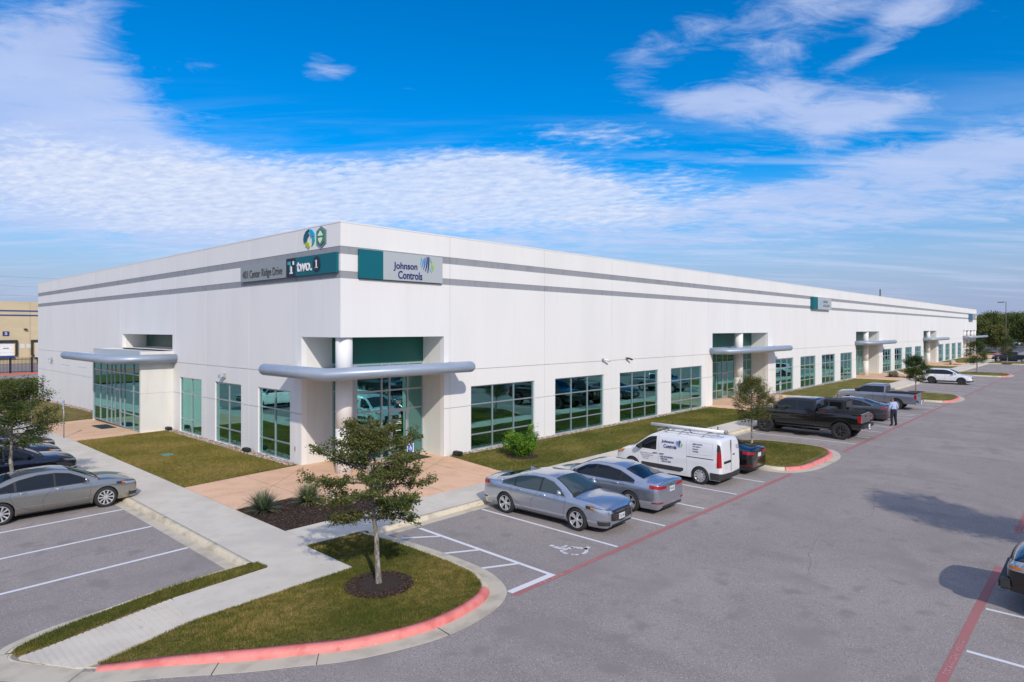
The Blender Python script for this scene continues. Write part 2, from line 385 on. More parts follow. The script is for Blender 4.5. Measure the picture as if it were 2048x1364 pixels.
# the corner slab and the ramp walk to the kerb
o = sheet('ramp_walk', [(-6.80, -6.73), (-5.22, -6.73), (-5.27, -8.86), (-6.2, -8.88), (-9.2, -8.98), (-9.0, -7.56), (-6.7, -7.34)], 0.0, M_conc, thick=.16)
def rampz(x): return -0.115 * max(0.0, min(1.0, (-9.1 - x) / 2.3))
mb = MB()
for k in range(24):
    x1 = -9.03 - k * .115; x0 = x1 - .085; t0 = (x1 + 9.03) / -2.8
    def yl(x): return -7.56 + (-7.95 + 7.56) * (x + 8.95) / (-11.84 + 8.95)
    def yr(x): return -8.97 + (-9.27 + 8.97) * (x + 9.16) / (-11.14 + 9.16) if x > -11.14 else -9.27 + (x + 11.14) / (-11.84 + 11.14) * 1.30
    for xa, xb, dz in ((x0, x1, 0.0), (x0 - .03, x0, -.012)):
        if xa < -11.84: continue
        z0, z1 = rampz(xa) + dz, rampz(xb) + dz
        mb.add([(xa, yr(xa), z0), (xb, yr(xb), z1), (xb, yl(xb), z1), (xa, yl(xa), z0), (xa, yr(xa), z0 - .1), (xb, yr(xb), z1 - .1), (xb, yl(xb), z1 - .1), (xa, yl(xa), z0 - .1)],
               [(0, 1, 2, 3), (0, 4, 5, 1), (2, 6, 7, 3), (1, 5, 6, 2), (0, 3, 7, 4)])
S(mb.build('grooved_kerb_ramp', M_conc))

# near island: grass, kerbs, gutters -----------------------------------
ISL = smooth_path([(-3.60, -6.75), (-3.45, -8.13), (-3.40, -9.84), (-3.50, -11.10), (-3.80, -11.85), (-4.10, -12.15), (-4.60, -12.36), (-5.45, -12.47), (-6.26, -12.38), (-7.37, -11.98), (-8.12, -11.48), (-8.85, -10.98), (-9.86, -10.15), (-10.86, -9.40), (-11.45, -8.65), (-11.86, -7.98), (-11.80, -7.62), (-11.55, -7.40), (-11.0, -7.20), (-9.82, -7.02), (-7.88, -6.80), (-6.95, -6.76)], 5)
grassA = [(-5.22, -6.74), (-5.27, -8.90)] + [(-6.2, -8.92), (-9.16, -9.02), (-10.9, -9.36)] + [p for p in ISL[::-1] if p[0] > -10.85 and p[1] < -9.3] + [p for p in ISL[::-1] if p[1] >= -9.84 and p[0] > -4] + [(-3.62, -6.62)]
def uniq(P):
    o = []
    for p in P:
        if not o or (abs(p[0] - o[-1][0]) + abs(p[1] - o[-1][1])) > 1e-3: o.append(p)
    return o
i_a = [k for k, p in enumerate(ISL) if p[0] > -10.9 and p[1] < -9.3]
front_part = ISL[:i_a[-1] + 1]
grassA = uniq([(-5.24, -6.63), (-5.27, -8.90), (-6.2, -8.93), (-9.16, -9.04), (-10.85, -9.36)] + front_part[::-1] + [(-3.62, -6.63)])
def gdrop(x): return .115 * max(0.0, min(1.0, (-9.1 - x) / 2.3))
def slope_mesh(o):
    bm = bmesh.new(); bm.from_mesh(o.data)
    for xc in (-9.1, -11.4): bmesh.ops.bisect_plane(bm, geom=bm.verts[:] + bm.edges[:] + bm.faces[:], plane_co=(xc, 0, 0), plane_no=(1, 0, 0))
    for v in bm.verts: v.co.z -= gdrop(v.co.x)
    bm.to_mesh(o.data); bm.free(); return o
slope_mesh(S(sheet('grass_bed_around_near_tree', grassA, 0.0, M_grass, thick=.14)))
stripB = uniq([(-6.72, -6.80), (-6.70, -7.30), (-8.95, -7.52), (-10.43, -7.70), (-11.80, -7.90)] + [p for p in ISL if p[1] > -7.72 and p[0] < -6.9])
slope_mesh(S(sheet('grass_verge_strip', stripB, 0.0, M_grass, thick=.14)))

rev = ISL[::-1]                     # counter-clockwise: the road lies on its right
nI = len(ISL)
iA = max(k for k, p in enumerate(ISL) if p[0] > -4.0 and p[1] > -12.1 and k < 60)      # paint starts
iB = max(k for k, p in enumerate(ISL) if p[0] > -10.95 and p[1] < -9.0)                 # paint ends
iC = min(k for k, p in enumerate(ISL) if k > iB and p[1] > -7.72)
def dropf(x, y): return gdrop(x) if y < -8.5 else 0
S(kerb('plain_kerb_beside_stalls', ISL[:iA + 1][::-1], M_kerb, w=.16))
S(kerb('red_painted_kerb', ISL[iA:iB + 1][::-1], M_redk, w=.17, drop=dropf))
S(kerb('flush_kerb_at_ramp', ISL[iB:iC + 1][::-1], M_kerb, w=.06, drop=lambda x, y: .132))
S(kerb('plain_kerb_of_verge', ISL[iC:][::-1], M_kerb, w=.12, drop=lambda x, y: gdrop(x)))
S(gutter('gutter_round_near_island', ISL[:iB + 2][::-1], .18, .60)); S(gutter('gutter_at_ramp', ISL[iB + 1:iC + 1][::-1], .05, .60))
S(gutter('gutter_round_verge', ISL[iC:][::-1], .12, .30))
# joints and tyre scuffs across the red kerb
for k in (iA + 14, iA + 25, iA + 34):
    a = Vector(ISL[k]); d = (Vector(ISL[k + 1]) - a).normalized(); nn = Vector((-d.y, d.x))
    if nn.dot(a - Vector((-7, -10))) < 0: nn = -nn
    mb = MB(); mb.box(-.006, .19, ZA, .006, .61, ZA + .0165); o = mb.build('gutter_joint', M_blk); o.location = (a.x, a.y, 0); o.rotation_euler.z = math.atan2(nn.y, nn.x) - R(90); S(o)

def line(name, x0, y0, x1, y1, w, m, z=.004, parent=None):
    a, b = Vector((x0, y0)), Vector((x1, y1)); d = (b - a).normalized(); n = Vector((-d.y, d.x)) * w / 2
    P = [a - n, b - n, b + n, a + n]; nseg = 1
    me = bpy.data.meshes.new(name); me.from_pydata([(p.x, p.y, ZA + z + zoff(p.y)) for p in P], [], [(0, 1, 2, 3)]); me.materials.append(m)
    return link(me, name, parent)
# left lot kerb + gutter
def straight(a, b, n=12): return [(a[0] + (b[0] - a[0]) * k / n, a[1] + (b[1] - a[1]) * k / n) for k in range(n + 1)]
lk = straight((-6.80, 64), (-6.80, -6.70), 60)
S(kerb('kerb_beside_left_lot', lk, M_kerb, w=.16)); S(gutter('gutter_beside_left_lot', lk, .19, .50))
# left lot island with the leafy tree
li = smooth_path([(-7.3, 4.5), (-9.5, 4.5), (-11.6, 4.7), (-12.2, 6.2), (-11.6, 7.9), (-9.5, 8.1), (-7.3, 8.1)], 4)
S(kerb('kerb_of_left_island', [(-6.9, 4.5)] + li + [(-6.9, 8.1)][:0], M_kerb, w=.14)) if False else None
S(sheet('grass_of_left_island', [(-6.85, 4.5)] + li + [(-6.85, 8.1)], 0.0, M_grass, thick=.16))
# right lot kerb + gutter in pieces between the islands
TREE_ISL = [(13.75, 20.2), (48.6, 55.6), (86.6, 94.0), (123.6, 131)]
xs = [-3.35] + [v for a in TREE_ISL for v in a] + [168]
for a, b in zip(xs[::2], xs[1::2]):
    P = straight((a, -6.62), (b, -6.62), 20)
    P = [(x, y) for x, y in P]
    S(kerb('kerb_beside_front_stalls', P, M_kerb, w=.16)); S(gutter('gutter_beside_front_stalls', P, .19, .50))
islands = []
for k, (a, b) in enumerate(TREE_ISL):
    P = smooth_path([(a + .05, -6.60), (a, -9.0), (a - .02, -11.4), (a + .05, -12.2), (a + .9, -12.75), (a + 2.7, -12.86), (a + 4.6, -12.75), (b - .5, -12.1), (b - .1, -11.0), (b - .25, -9.4), (b - .9, -8.2), (b - 1.4, -7.4), (b - 1.5, -6.60)], 5)
    S(sheet('grass_of_parking_island', P, .008, M_grassf))
    i0 = min(j for j, p in enumerate(P) if p[1] < -12.3); i1 = max(j for j, p in enumerate(P) if p[1] < -11.5 )
    S(kerb('plain_kerb_of_island', P[:i0 + 1], M_kerb, w=.16)); S(kerb('red_kerb_of_island', P[i0:i1 + 1], M_redk, w=.17)); S(kerb('plain_kerb_of_island', P[i1:], M_kerb, w=.16))
    S(gutter('gutter_of_island', P, .19, .55))
# opposite island on the right
P = smooth_path([(9.4, -26), (9.5, -22.6), (9.2, -21.5), (8.2, -21.05), (7.1, -21.2), (6.4, -21.9), (6.2, -23), (6.2, -26)], 5)[::-1]
S(sheet('grass_of_right_island', P, 0.0, M_grassf)); S(kerb('kerb_of_right_island', P, M_redk, w=.17)); S(gutter('gutter_of_right_island', P, .2, .9))
S(sheet('grass_beyond_right_lot', [(-60, -27), (300, -27), (300, -80), (-60, -80)], 0.0, M_grassf, thick=.2))

# paving at entrances -----------------------------------------------------
BED = [(-4.97, -1.65), (-3.0, -1.62), (-1.35, -3.3), (-.75, -4.94), (-4.97, -4.94)]
S(sheet('pink_plaza_at_corner', [(-4.97, -1.63), (-3.0, -1.60), (-1.33, -3.28), (-.73, -4.94), (5.2, -4.94), (5.05, -3.9), (5.65, -.3), (5.55, 1.6), (3, 1.6), (3, 3.2), (0, 3.2), (-4.97, 2.62)], 0.004, M_pink, thick=.15))
S(sheet('pink_paving_at_left_entrance', [(-4.97, 17.20), (-1.8, 17.55), (0, 17.6), (1.4, 17.8), (1.4, 27), (-1.6, 27.6), (-4.97, 27.0)], 0.004, M_pink, thick=.15))
for a, b in ((31.6, 44.6), (69.9, 82.4), (107.9, 120.6), (145.9, 166)):
    S(sheet('pink_paving_at_entrance', [(a, -4.94), (b + (.4 if a < 100 else 0), -4.94), (b, -.3), (b, 1.6), (a, 1.6), (a, -.3)], 0.004, M_pink, thick=.15))
def joints(parent_name, segs):
    mb = MB()
    for (x0, y0, x1, y1) in segs:
        a, b = Vector((x0, y0)), Vector((x1, y1)); d = (b - a).normalized(); n = Vector((-d.y, d.x)) * .008
        P = [a - n, b - n, b + n, a + n]; mb.add([(p.x, p.y, .0062 + zoff(p.y)) for p in P], [(0, 1, 2, 3)])
    S(mb.build(parent_name, mat('joint_line', (.22, .14, .10), .9)))
joints('paving_joint_lines', [(-4.95, .4, 0.1, .5), (-4.9, -1.6, .2, 3.0), (0, 0, -3, -1.62), (1.2, -4.9, 1.6, 0), (3.9, -4.9, 4.1, 0), (5.6, -.1, 1.5, -2.5), (-2.6, 2.7, -2.6, -1.6), (1.5, -2.5, -.7, -4.9), (-4.9, 19.9, -1.8, 19.9), (-4.9, 22.6, -1.8, 22.6), (-4.9, 25.2, -1.8, 25.2)])
# lawns
S(sheet('lawn_beside_left_wall', [(-4.97, 2.66), (-.05, 3.26), (-.05, 17.55), (-1.8, 17.5), (-4.97, 17.15)], 0.002, M_grass))
S(sheet('lawn_far_left', [(-4.97, 27.05), (-1.6, 27.65), (-.05, 27.6), (-.05, 64), (-4.97, 64)], 0.0, M_grass))
S(sheet('lawn_past_left_lot', [(-90, 66), (-4.9, 66), (-4.9, 60), (60, 60), (60, 81.8), (-90, 81.8)], 0.02, M_grassf))
for a, b in ((5.72, 31.55), (44.65, 69.85), (82.45, 107.85), (120.65, 145.85)):
    S(sheet('lawn_before_front_wall', [(a - .6 if a < 6 else a + .3, -4.94), (a - .65 if a < 6 else a, -3.9), (a, -.06), (b, -.06), (b, -4.94)], 0.002, M_grassf))
# mulch beds
S(sheet('mulch_bed_at_corner', BED, -.012, M_mulch))
def disc(name, x, y, r, z, m, h=.03, kind='structure'):
    mb = MB(); n = 28; V = [(x, y, z + h)]; rr = random.Random(int(x * 10) + 99)
    for j in (1, 2, 3):
        for k in range(n):
            q = r * j / 3 * (1 + (rr.uniform(-.06, .06) if j == 3 else 0)); V.append((x + q * math.cos(2 * math.pi * k / n), y + q * math.sin(2 * math.pi * k / n), z + h * (1 - (j / 3) ** 2) + (rr.uniform(0, .01) if j < 3 else -.004)))
    F = [(0, 1 + k, 1 + (k + 1) % n) for k in range(n)] + [(1 + j * n + k, 1 + (j + 1) * n + k, 1 + (j + 1) * n + (k + 1) % n, 1 + j * n + (k + 1) % n) for j in (0, 1) for k in range(n)]
    mb.add(V, F, 0, True); return S(mb.build(name, m), kind)
disc('mulch_ring_under_near_tree', -5.50, -10.30, .73, .014, M_mulch, .05)
disc('mulch_ring_under_bush', 7.98, -2.60, .80, .004, M_mulch)
for x, y in ((18.3, -9.1), (56.15, -9.1), (91.3, -9.35), (123.6, -9.5)): disc('mulch_ring_under_island_tree', x, y, .75, .010, M_mulch)
for x in (38.6, 76.2, 113.9): disc('mulch_bed_before_entrance', x, -3.2, 1.3, .006, M_mulch, .05)

# ------------------------------------------------------------------ painted markings
mk = lambda *a, **k: S(line(*a, **k))
mk('red_fire_line', -3.55, -12.70, 13.3, -12.86, .17, M_redl)
for (a0, b0), (a1, b1) in zip(TREE_ISL, TREE_ISL[1:] + [(168, 168)]): mk('red_fire_line', b0 - .2, -12.95, a1 + .3, -12.95, .17, M_redl)
mk('red_fire_line', -12, -20.45, 6.1, -20.55, .17, M_redl); mk('red_fire_line', 9.8, -20.6, 170, -20.6, .17, M_redl)
for x0, x1 in ((.87, .80), (3.45, 3.40), (6.03, 6.0), (8.6, 8.55), (11.15, 11.10)): mk('white_stall_line', x0, -7.18, x1, -12.60, .10, M_whl)
x = 22.8
while x < 48: mk('white_stall_line', x, -7.18, x, -12.78, .10, M_whl); x += 2.6
for a, b in ((56.6, 86), (95, 123), (132, 165)):
    x = a
    while x < b: mk('white_stall_line', x, -7.18, x, -12.78, .10, M_whl); x += 2.6
for x in (-2.25, .35, 2.85, 10.4, 13.0, 15.6): mk('white_stall_line', x, -20.65, x, -26, .10, M_whl)
for y in (1.60, -1.12, -3.95): mk('white_stall_line', -12.9, y - .22, -7.32, y, .12, M_whl)
for y in (8.3, 11.0, 13.7, 16.4): mk('white_stall_line', -12.9, y, -7.32, y, .10, M_whl)
mk('aisle_line', -1.86, -7.28, -2.02, -12.5, .12, M_whl); mk('aisle_line', -3.50, -12.53, -1.96, -12.56, .18, M_whl, z=.005)
for a, b, c, d in ((-2.83, -7.62, -1.95, -8.30), (-2.92, -9.43, -1.98, -9.97), (-2.91, -10.99, -2.02, -11.45)): mk('aisle_hatch_line', a, b, c, d, .11, M_whl, z=.0055)
mk('aisle_line', 36.2, -7.3, 37.7, -12.6, .12, M_whl)
# worn wheelchair symbol, lying on the asphalt
mb = MB()
def flat(P, z=.006): mb.add([(x, y, ZA + z) for x, y in P], [tuple(range(len(P)))])
def sym(u, v): return (-.32 + u * .70, -11.78 + v * .70)
def bar(u0, v0, u1, v1, w):
    a, b = Vector((u0, v0)), Vector((u1, v1)); d = (b - a).normalized(); n = Vector((-d.y, d.x)) * w / 2
    flat([sym(*(a - n)), sym(*(b - n)), sym(*(b + n)), sym(*(a + n))])
bar(-.16, .80, .02, .80, .20); bar(-.11, .66, -.05, .05, .22); bar(.06, .38, .36, .38, .15); bar(.06, .10, .34, .10, .18); bar(.32, .16, .58, -.46, .18); bar(.60, -.42, .84, -.34, .17)
pr = None
for k in range(13):
    a0, a1 = R(120 + k * 17), R(120 + (k + 1) * 17); f = lambda a, r: sym(.10 + r * math.cos(a), -.16 + r * math.sin(a))
    if k not in (4, 7): flat([f(a0, .42), f(a1, .42), f(a1, .56), f(a0, .56)])
S(mb.build('worn_wheelchair_marking', M_wornw))
M_lett = mat('line_lettering_paint', (.55, .34, .35), .8, noise=(25., 4, (.40, .17, .17), .42, .58))
for s_, x0, w_ in (('FIRE ZONE', -2.62, .88), ('TOW AWAY ZONE', -1.55, 1.15), ):
    S(text(s_, w_, .10, M_lett, 'fire_line_lettering', None, frame_mat((x0, -12.75, ZA + .006), (1, -.0095, 0), (.0095, 1, 0)), .002))
for s_, x0, w_ in (('TOW AWAY ZONE', -.9, 1.0), ('FIRE ZONE', .25, .55), ('FIRE ZONE', 10.1, .7)):
    S(text(s_, w_, .10, M_lett, 'fire_line_lettering', None, frame_mat((x0, -20.57, ZA + .006), (1, -.005, 0), (.005, 1, 0)), .002))
# oil stain and small litter
for x, y, r in ((24.1, -9.6, .5),): 
    S(disc('oil_stain', x, y, r, ZA + .001, mat('oil_stain', (.06, .05, .035), .7), .003))
M_crk = mat('crack_sealant', (.10, .09, .088), .8)
for pts, sd_ in (([(2.2, -17.2), (5.5, -16.4), (9.0, -16.9), (14.0, -15.9), (19, -16.3)], 1), ([(-12.2, -2.6), (-10.6, -3.0), (-9.3, -2.4), (-7.6, -2.7)], 3), ([(24, -18.5), (30, -17.6), (37, -18.2), (44, -17.4)], 4)):
    r_ = random.Random(sd_); P = smooth_path(pts, 14); P = [(x + r_.uniform(-.03, .03), y + r_.uniform(-.05, .05)) for x, y in P]; V = []
    for k, (x, y) in enumerate(P): w_ = .0032 * (.5 + r_.random()); V += [(x, y - w_, ZA + .0035), (x, y + w_, ZA + .0035)]
    S(mesh_np('pavement_crack', V, [(2 * k, 2 * k + 2, 2 * k + 3, 2 * k + 1) for k in range(len(P) - 1)], M_crk))
# drainage rock strips along the walls --------------------------------------
def rocks(name, x0, y0, x1, y1, n, z=.0, rmin=.035, rmax=.085, seed=1):
    rr = np.random.RandomState(seed); base = np.array([(1, 0, 0), (-1, 0, 0), (0, 1, 0), (0, -1, 0), (0, 0, 1), (0, 0, -1)], float)
    bf = np.array([(0, 2, 4), (2, 1, 4), (1, 3, 4), (3, 0, 4), (2, 0, 5), (1, 2, 5), (3, 1, 5), (0, 3, 5)])
    # subdivide the octahedron once
    V = [tuple(v) for v in base]; F = []; cache = {}
    def mid(a, b):
        k = (min(a, b), max(a, b))
        if k not in cache: q = np.array(V[a]) + np.array(V[b]); V.append(tuple(q / np.linalg.norm(q))); cache[k] = len(V) - 1
        return cache[k]
    for a, b, c in bf: d, e, f = mid(a, b), mid(b, c), mid(c, a); F += [(a, d, f), (d, b, e), (f, e, c), (d, e, f)]
    V = np.array(V); F = np.array(F); nv = len(V)
    ctr = np.stack([rr.uniform(x0, x1, n), rr.uniform(y0, y1, n)], 1); s = rr.uniform(rmin, rmax, (n, 1, 1)); sh = rr.uniform(.55, 1.25, (n, 1, 3)); sh[:, :, 2] *= .7
    P = V[None] * sh * s * (1 + rr.uniform(-.18, .18, (n, nv, 1))); a = rr.uniform(0, 6.28, n); ca, sa = np.cos(a)[:, None], np.sin(a)[:, None]
    x = P[:, :, 0] * ca - P[:, :, 1] * sa; y = P[:, :, 0] * sa + P[:, :, 1] * ca; zz = P[:, :, 2] + (z + s[:, :, 0] * .35) + np.array([zoff(v) for v in ctr[:, 1]])[:, None]
    P = np.stack([x + ctr[:, :1], y + ctr[:, 1:], zz], 2).reshape(-1, 3); FF = (F[None] + (np.arange(n) * nv)[:, None, None]).reshape(-1, 3)
    return S(mesh_np(name, P, FF, M_rock, smooth=False), 'stuff')
rocks('drainage_rocks', 5.9, -.42, 31.5, -.05, 2600, seed=2, rmin=.03, rmax=.07)
rocks('drainage_rocks', 44.7, -.42, 69.8, -.05, 1100, seed=3); rocks('drainage_rocks', 82.5, -.42, 107.8, -.05, 700, seed=4)
rocks('drainage_rocks', -.46, 3.4, -.05, 17.5, 1500, seed=5, rmin=.03, rmax=.07); rocks('drainage_rocks', -.46, 27.8, -.05, 51, 900, seed=6)
# mulch chips
rr = np.random.RandomState(11)
def chips(name, pts, z, m, seed=0):
    r = np.random.RandomState(seed); n = len(pts); pts = np.array(pts); a = r.uniform(0, 6.28, n); L = r.uniform(.02, .055, n); w = r.uniform(.005, .014, n); t = r.uniform(-.3, .5, n)
    d = np.stack([np.cos(a), np.sin(a)], 1); q = np.stack([-np.sin(a), np.cos(a)], 1)
    P = []
    for su, sv in ((-1, -1), (1, -1), (1, 1), (-1, 1)):
        xy = pts + d * (su * L)[:, None] / 2 + q * (sv * w)[:, None]; P.append(np.stack([xy[:, 0], xy[:, 1], z + .012 + su * t * L / 2 + (sv * .004) + r.uniform(0, .02, n) * 0], 1))
    P = np.stack(P, 1).reshape(-1, 3); F = np.arange(n * 4).reshape(-1, 4); return S(mesh_np(name, P, F, m), 'stuff')
M_chip = mat('bark_chip', (.17, .10, .065), .9, noise=(30., 2, (.07, .04, .028), .4, .6)); M_chip2 = mat('dark_bark_chip', (.04, .024, .018), .9)
def in_poly(x, y, P):
    c = False; j = len(P) - 1
    for i in range(len(P)):
        if (P[i][1] > y) != (P[j][1] > y) and x < (P[j][0] - P[i][0]) * (y - P[i][1]) / (P[j][1] - P[i][1]) + P[i][0]: c = not c
        j = i
    return c
def np_in(px, py, P):
    c = np.zeros(len(px), bool); j = len(P) - 1
    for i in range(len(P)):
        xi, yi = P[i]; xj, yj = P[j]
        if yi != yj:
            m = ((yi > py) != (yj > py)) & (px < (xj - xi) * (py - yi) / (yj - yi) + xi); c ^= m
        j = i
    return c
ang, rad = rr.uniform(0, 6.28, 5000), np.sqrt(rr.uniform(0, 1, 5000)) * .78
pt = np.stack([-5.5 + rad * np.cos(ang), -10.3 + rad * np.sin(ang)], 1)
chips('bark_chips', pt[:1900], .03, M_chip, 1); chips('bark_chips', pt[1900:], .035, M_chip2, 2)
px_, py_ = rr.uniform(-5, -.7, 14000), rr.uniform(-5, -1.6, 14000); ok = np_in(px_, py_, BED); pt = np.stack([px_[ok], py_[ok]], 1)
chips('bark_chips', pt[:2500], -.01, M_chip, 3); chips('bark_chips', pt[2500:], -.006, M_chip2, 4)

# blades of grass where the lawn is near ------------------------------------
def blades(name, poly, dens, h0, h1, mats, seed, excl=None, zb=.004, w=.005):
    cx, cy = np.mean(poly, 0); poly = [(cx + (a - cx) * 1.008 , cy + (b - cy) * 1.008) for a, b in poly]
    r = np.random.RandomState(seed); P = np.array(poly); lo, hi = P.min(0), P.max(0); n = int(dens * (hi[0] - lo[0]) * (hi[1] - lo[1]))
    x, y = r.uniform(lo[0], hi[0], n), r.uniform(lo[1], hi[1], n); ok = np_in(x, y, poly)
    if excl: ok &= ((x - excl[0]) ** 2 + (y - excl[1]) ** 2) > excl[2] ** 2
    x, y = x[ok], y[ok]; n = len(x); a = r.uniform(0, 6.28, n); h = r.uniform(h0, h1, n) * (1 + .5 * np.sin(x * 2.1 + np.sin(y * 1.7)) * np.cos(y * 1.9)); ww = w * r.uniform(.7, 1.6, n)
    dx, dy = np.cos(a), np.sin(a); b = r.uniform(0, 6.28, n); ln = r.uniform(.1, .9, n) * h
    A = np.stack([x - dx * ww, y - dy * ww, np.full(n, zb)], 1); B = np.stack([x + dx * ww, y + dy * ww, np.full(n, zb)], 1); C = np.stack([x + np.cos(b) * ln, y + np.sin(b) * ln, zb + h], 1)
    V = np.stack([A, B, C], 1).reshape(-1, 3); F = np.arange(n * 3).reshape(-1, 3); pat = np.sin(x * 1.3 + 1.7 * np.sin(y * .9)) + np.cos(y * 1.6 + x * .4) + 1.3 * np.sin(7.1 * x + 3 * np.sin(4.7 * y)) * np.sin(6.3 * y + 2.2 * np.sin(4.1 * x))
    V[:, 2] -= np.array([gdrop(v) for v in V[:, 0]]) if zb == .003 else 0
    idx = np.clip((r.normal(0, .75, n) + pat * .55 + .9).astype(int), 0, len(mats) - 1)
    return S(mesh_np(name, V, F, mats, idx=idx), 'stuff')
G1 = mat('grass_blade_green', (.17, .158, .036), .8, spec=.1); G2 = mat('grass_blade_olive', (.29, .225, .07), .8, spec=.1); G3 = mat('grass_blade_straw', (.42, .30, .13), .85, spec=.1); G0 = mat('grass_blade_dark', (.085, .105, .022), .8, spec=.1)
DG = 1.0
blades('grass', grassA, 5200 * DG, .025, .055, [G0, G1, G2, G3], 1, excl=(-5.5, -10.3, .70), w=.004, zb=.003)
blades('grass', stripB, 5200 * DG, .03, .065, [G0, G1, G2, G3], 2, w=.004, zb=.003)
blades('grass', [(-4.97, 2.70), (-.5, 3.30), (-.5, 17.5), (-4.97, 17.1)], 1300 * DG, .03, .06, [G1, G2, G2, G3], 3, w=.007)
blades('grass', [(5.2, -4.9), (5.1, -3.9), (5.75, -.4), (31.5, -.4), (31.5, -4.9)], 650 * DG, .03, .06, [G0, G1, G2, G2], 4, excl=(7.98, -2.6, .78), w=.008)
blades('grass', [(14.0, -6.8), (13.9, -12), (14.6, -12.6), (18.4, -12.6), (19.8, -11.4), (19.8, -9.4), (18.6, -7)], 900 * DG, .03, .06, [G0, G1, G2, G2], 5, excl=(18.3, -9.1, .7), w=.008)
# ------------------------------------------------------------------ the warehouse
BL = empty('warehouse_building', (0, 0, 0), label='long white tilt-up warehouse with two grey bands, green glass entrances and aluminium tube canopies', cat='building')
HT = 10.17
def mapR(s, d, z): return (s, d, z)
def mapL(s, d, z): return (d, s, z)
LEV = [(-.8, 2.2, 0), (2.2, 3.95, 0), (3.95, 7.93, 0), (7.93, 8.23, 1), (8.23, 8.91, 0), (8.91, 9.23, 1), (9.23, HT, 0)]
def panels(fn, cuts, openings, zlow=None):
    for a, b in zip(cuts, cuts[1:]):
        mb = MB()
        for z0, z1, st in LEV:
            zc = sorted({z0, z1} | {v for o in openings for v in (o[2], o[3]) if z0 < v < z1 and o[0] < b and o[1] > a})
            for za, zb in zip(zc, zc[1:]):
                iv = [(a, b)]
                for o in openings:
                    if o[2] < zb - 1e-4 and o[3] > za + 1e-4:
                        nv = []
                        for p, q in iv:
                            if o[1] <= p or o[0] >= q: nv.append((p, q)); continue
                            if o[0] > p: nv.append((p, o[0]))
                            if o[1] < q: nv.append((o[1], q))
                        iv = nv
                for p, q in iv:
                    gp = .010 if abs(p - a) < 1e-6 else 0; gq = .010 if abs(q - b) < 1e-6 else 0
                    if p < .001: gp = 0 if fn is mapR else .064
                    gz0 = .012 if za == z0 and z0 in (2.2, 3.95) else 0; gz1 = .012 if zb == z1 and z1 in (2.2, 3.95) else 0
                    mb.box(p + gp, (.012 if st else 0.0), za + gz0, q - gq, .06, zb - gz1, 1 if st else 0)
                    mb.box(max(p, .262 if fn is mapL else .064) if p < .01 else p, .062, za, q, .25, zb, 2)
        mb.xf(fn); mb.build('wall_panel', [M_wall, M_strp, M_wall, ], BL)
winR = []
for base, n, w in ((7.19, 4, 4.68), (45.65, 4, 4.5), (83.4, 4, 4.5), (121.3, 4, 4.5)):
    for k in range(4): winR.append((base + k * 6.42, base + k * 6.42 + w, 0.02, 3.13))
opR = [(-1, 5.47, -1, 5.55)] + [(a, b, -1, 5.55) for a, b in ((32.85, 43.83), (70.96, 81.5), (108.85, 119.5), (147.3, 166))]
cutR = [0, 5.84, 12.70, 19.17, 25.5, 32.2, 38.5, 44.55, 51.1, 57.5, 63.9, 70.3, 76.3, 82.2, 88.9, 95.3, 101.7, 108.2, 114.2, 120.2, 126.8, 133.2, 139.6, 146.6, 153, 159, 164.9]
panels(mapR, cutR, winR + opR)
winL = [(4.04, 7.07, 0.02, 3.14), (8.86, 11.91, 0.02, 3.14), (13.65, 16.70, 0.02, 3.14)]
opL = [(-1, 3.05, -1, 5.55), (17.83, 26.88, 4.62, 5.55), (17.95, 26.8, -1, 4.2), (49.0, 50.1, -.55, 1.6)]
cutL = [0, 3.51, 8.01, 13.12, 17.40, 27.3, 33.6, 39.5, 45.4, 51.31]
panels(mapL, cutL, winL + opL)
# the far walls and the roof
mb = MB(); mb.box(.3, 51.06, -.8, 164.9, 51.3, HT); mb.box(164.65, .3, -.8, 164.9, 51.0, HT); mb.box(.26, .26, 9.2, 164.6, 51.0, 9.35); mb.build('rear_wall', M_wall, BL)
mb = MB(); mb.box(-.012, -.012, HT, 164.9, .26, HT + .05); mb.box(-.012, .262, HT, .26, 51.3, HT + .05); mb.build('parapet_cap', M_wall, BL)
# rooms behind the glass
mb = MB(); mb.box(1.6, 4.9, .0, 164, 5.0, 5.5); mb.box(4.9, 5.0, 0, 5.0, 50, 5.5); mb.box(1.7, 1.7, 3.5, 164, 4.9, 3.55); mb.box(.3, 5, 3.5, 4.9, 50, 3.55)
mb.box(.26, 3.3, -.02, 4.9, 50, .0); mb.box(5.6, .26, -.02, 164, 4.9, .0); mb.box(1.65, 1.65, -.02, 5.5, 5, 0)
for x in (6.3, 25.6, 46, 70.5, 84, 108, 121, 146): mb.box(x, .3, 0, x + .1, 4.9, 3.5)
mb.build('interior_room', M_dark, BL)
mb = MB(); 
for x in range(7, 31, 3): mb = MB(); mb.box(x, 2.6, .0, x + 1.6, 3.3, .75); mb.build('office_desk', mat('desk_laminate', (.30, .27, .22), .5), BL)
for y in (5.0, 9.5, 14.5): MB().box(2.2, y, 0, 3, y + 1.6, .75).build('office_desk', mat('desk_laminate', (.30, .27, .22), .5), BL)

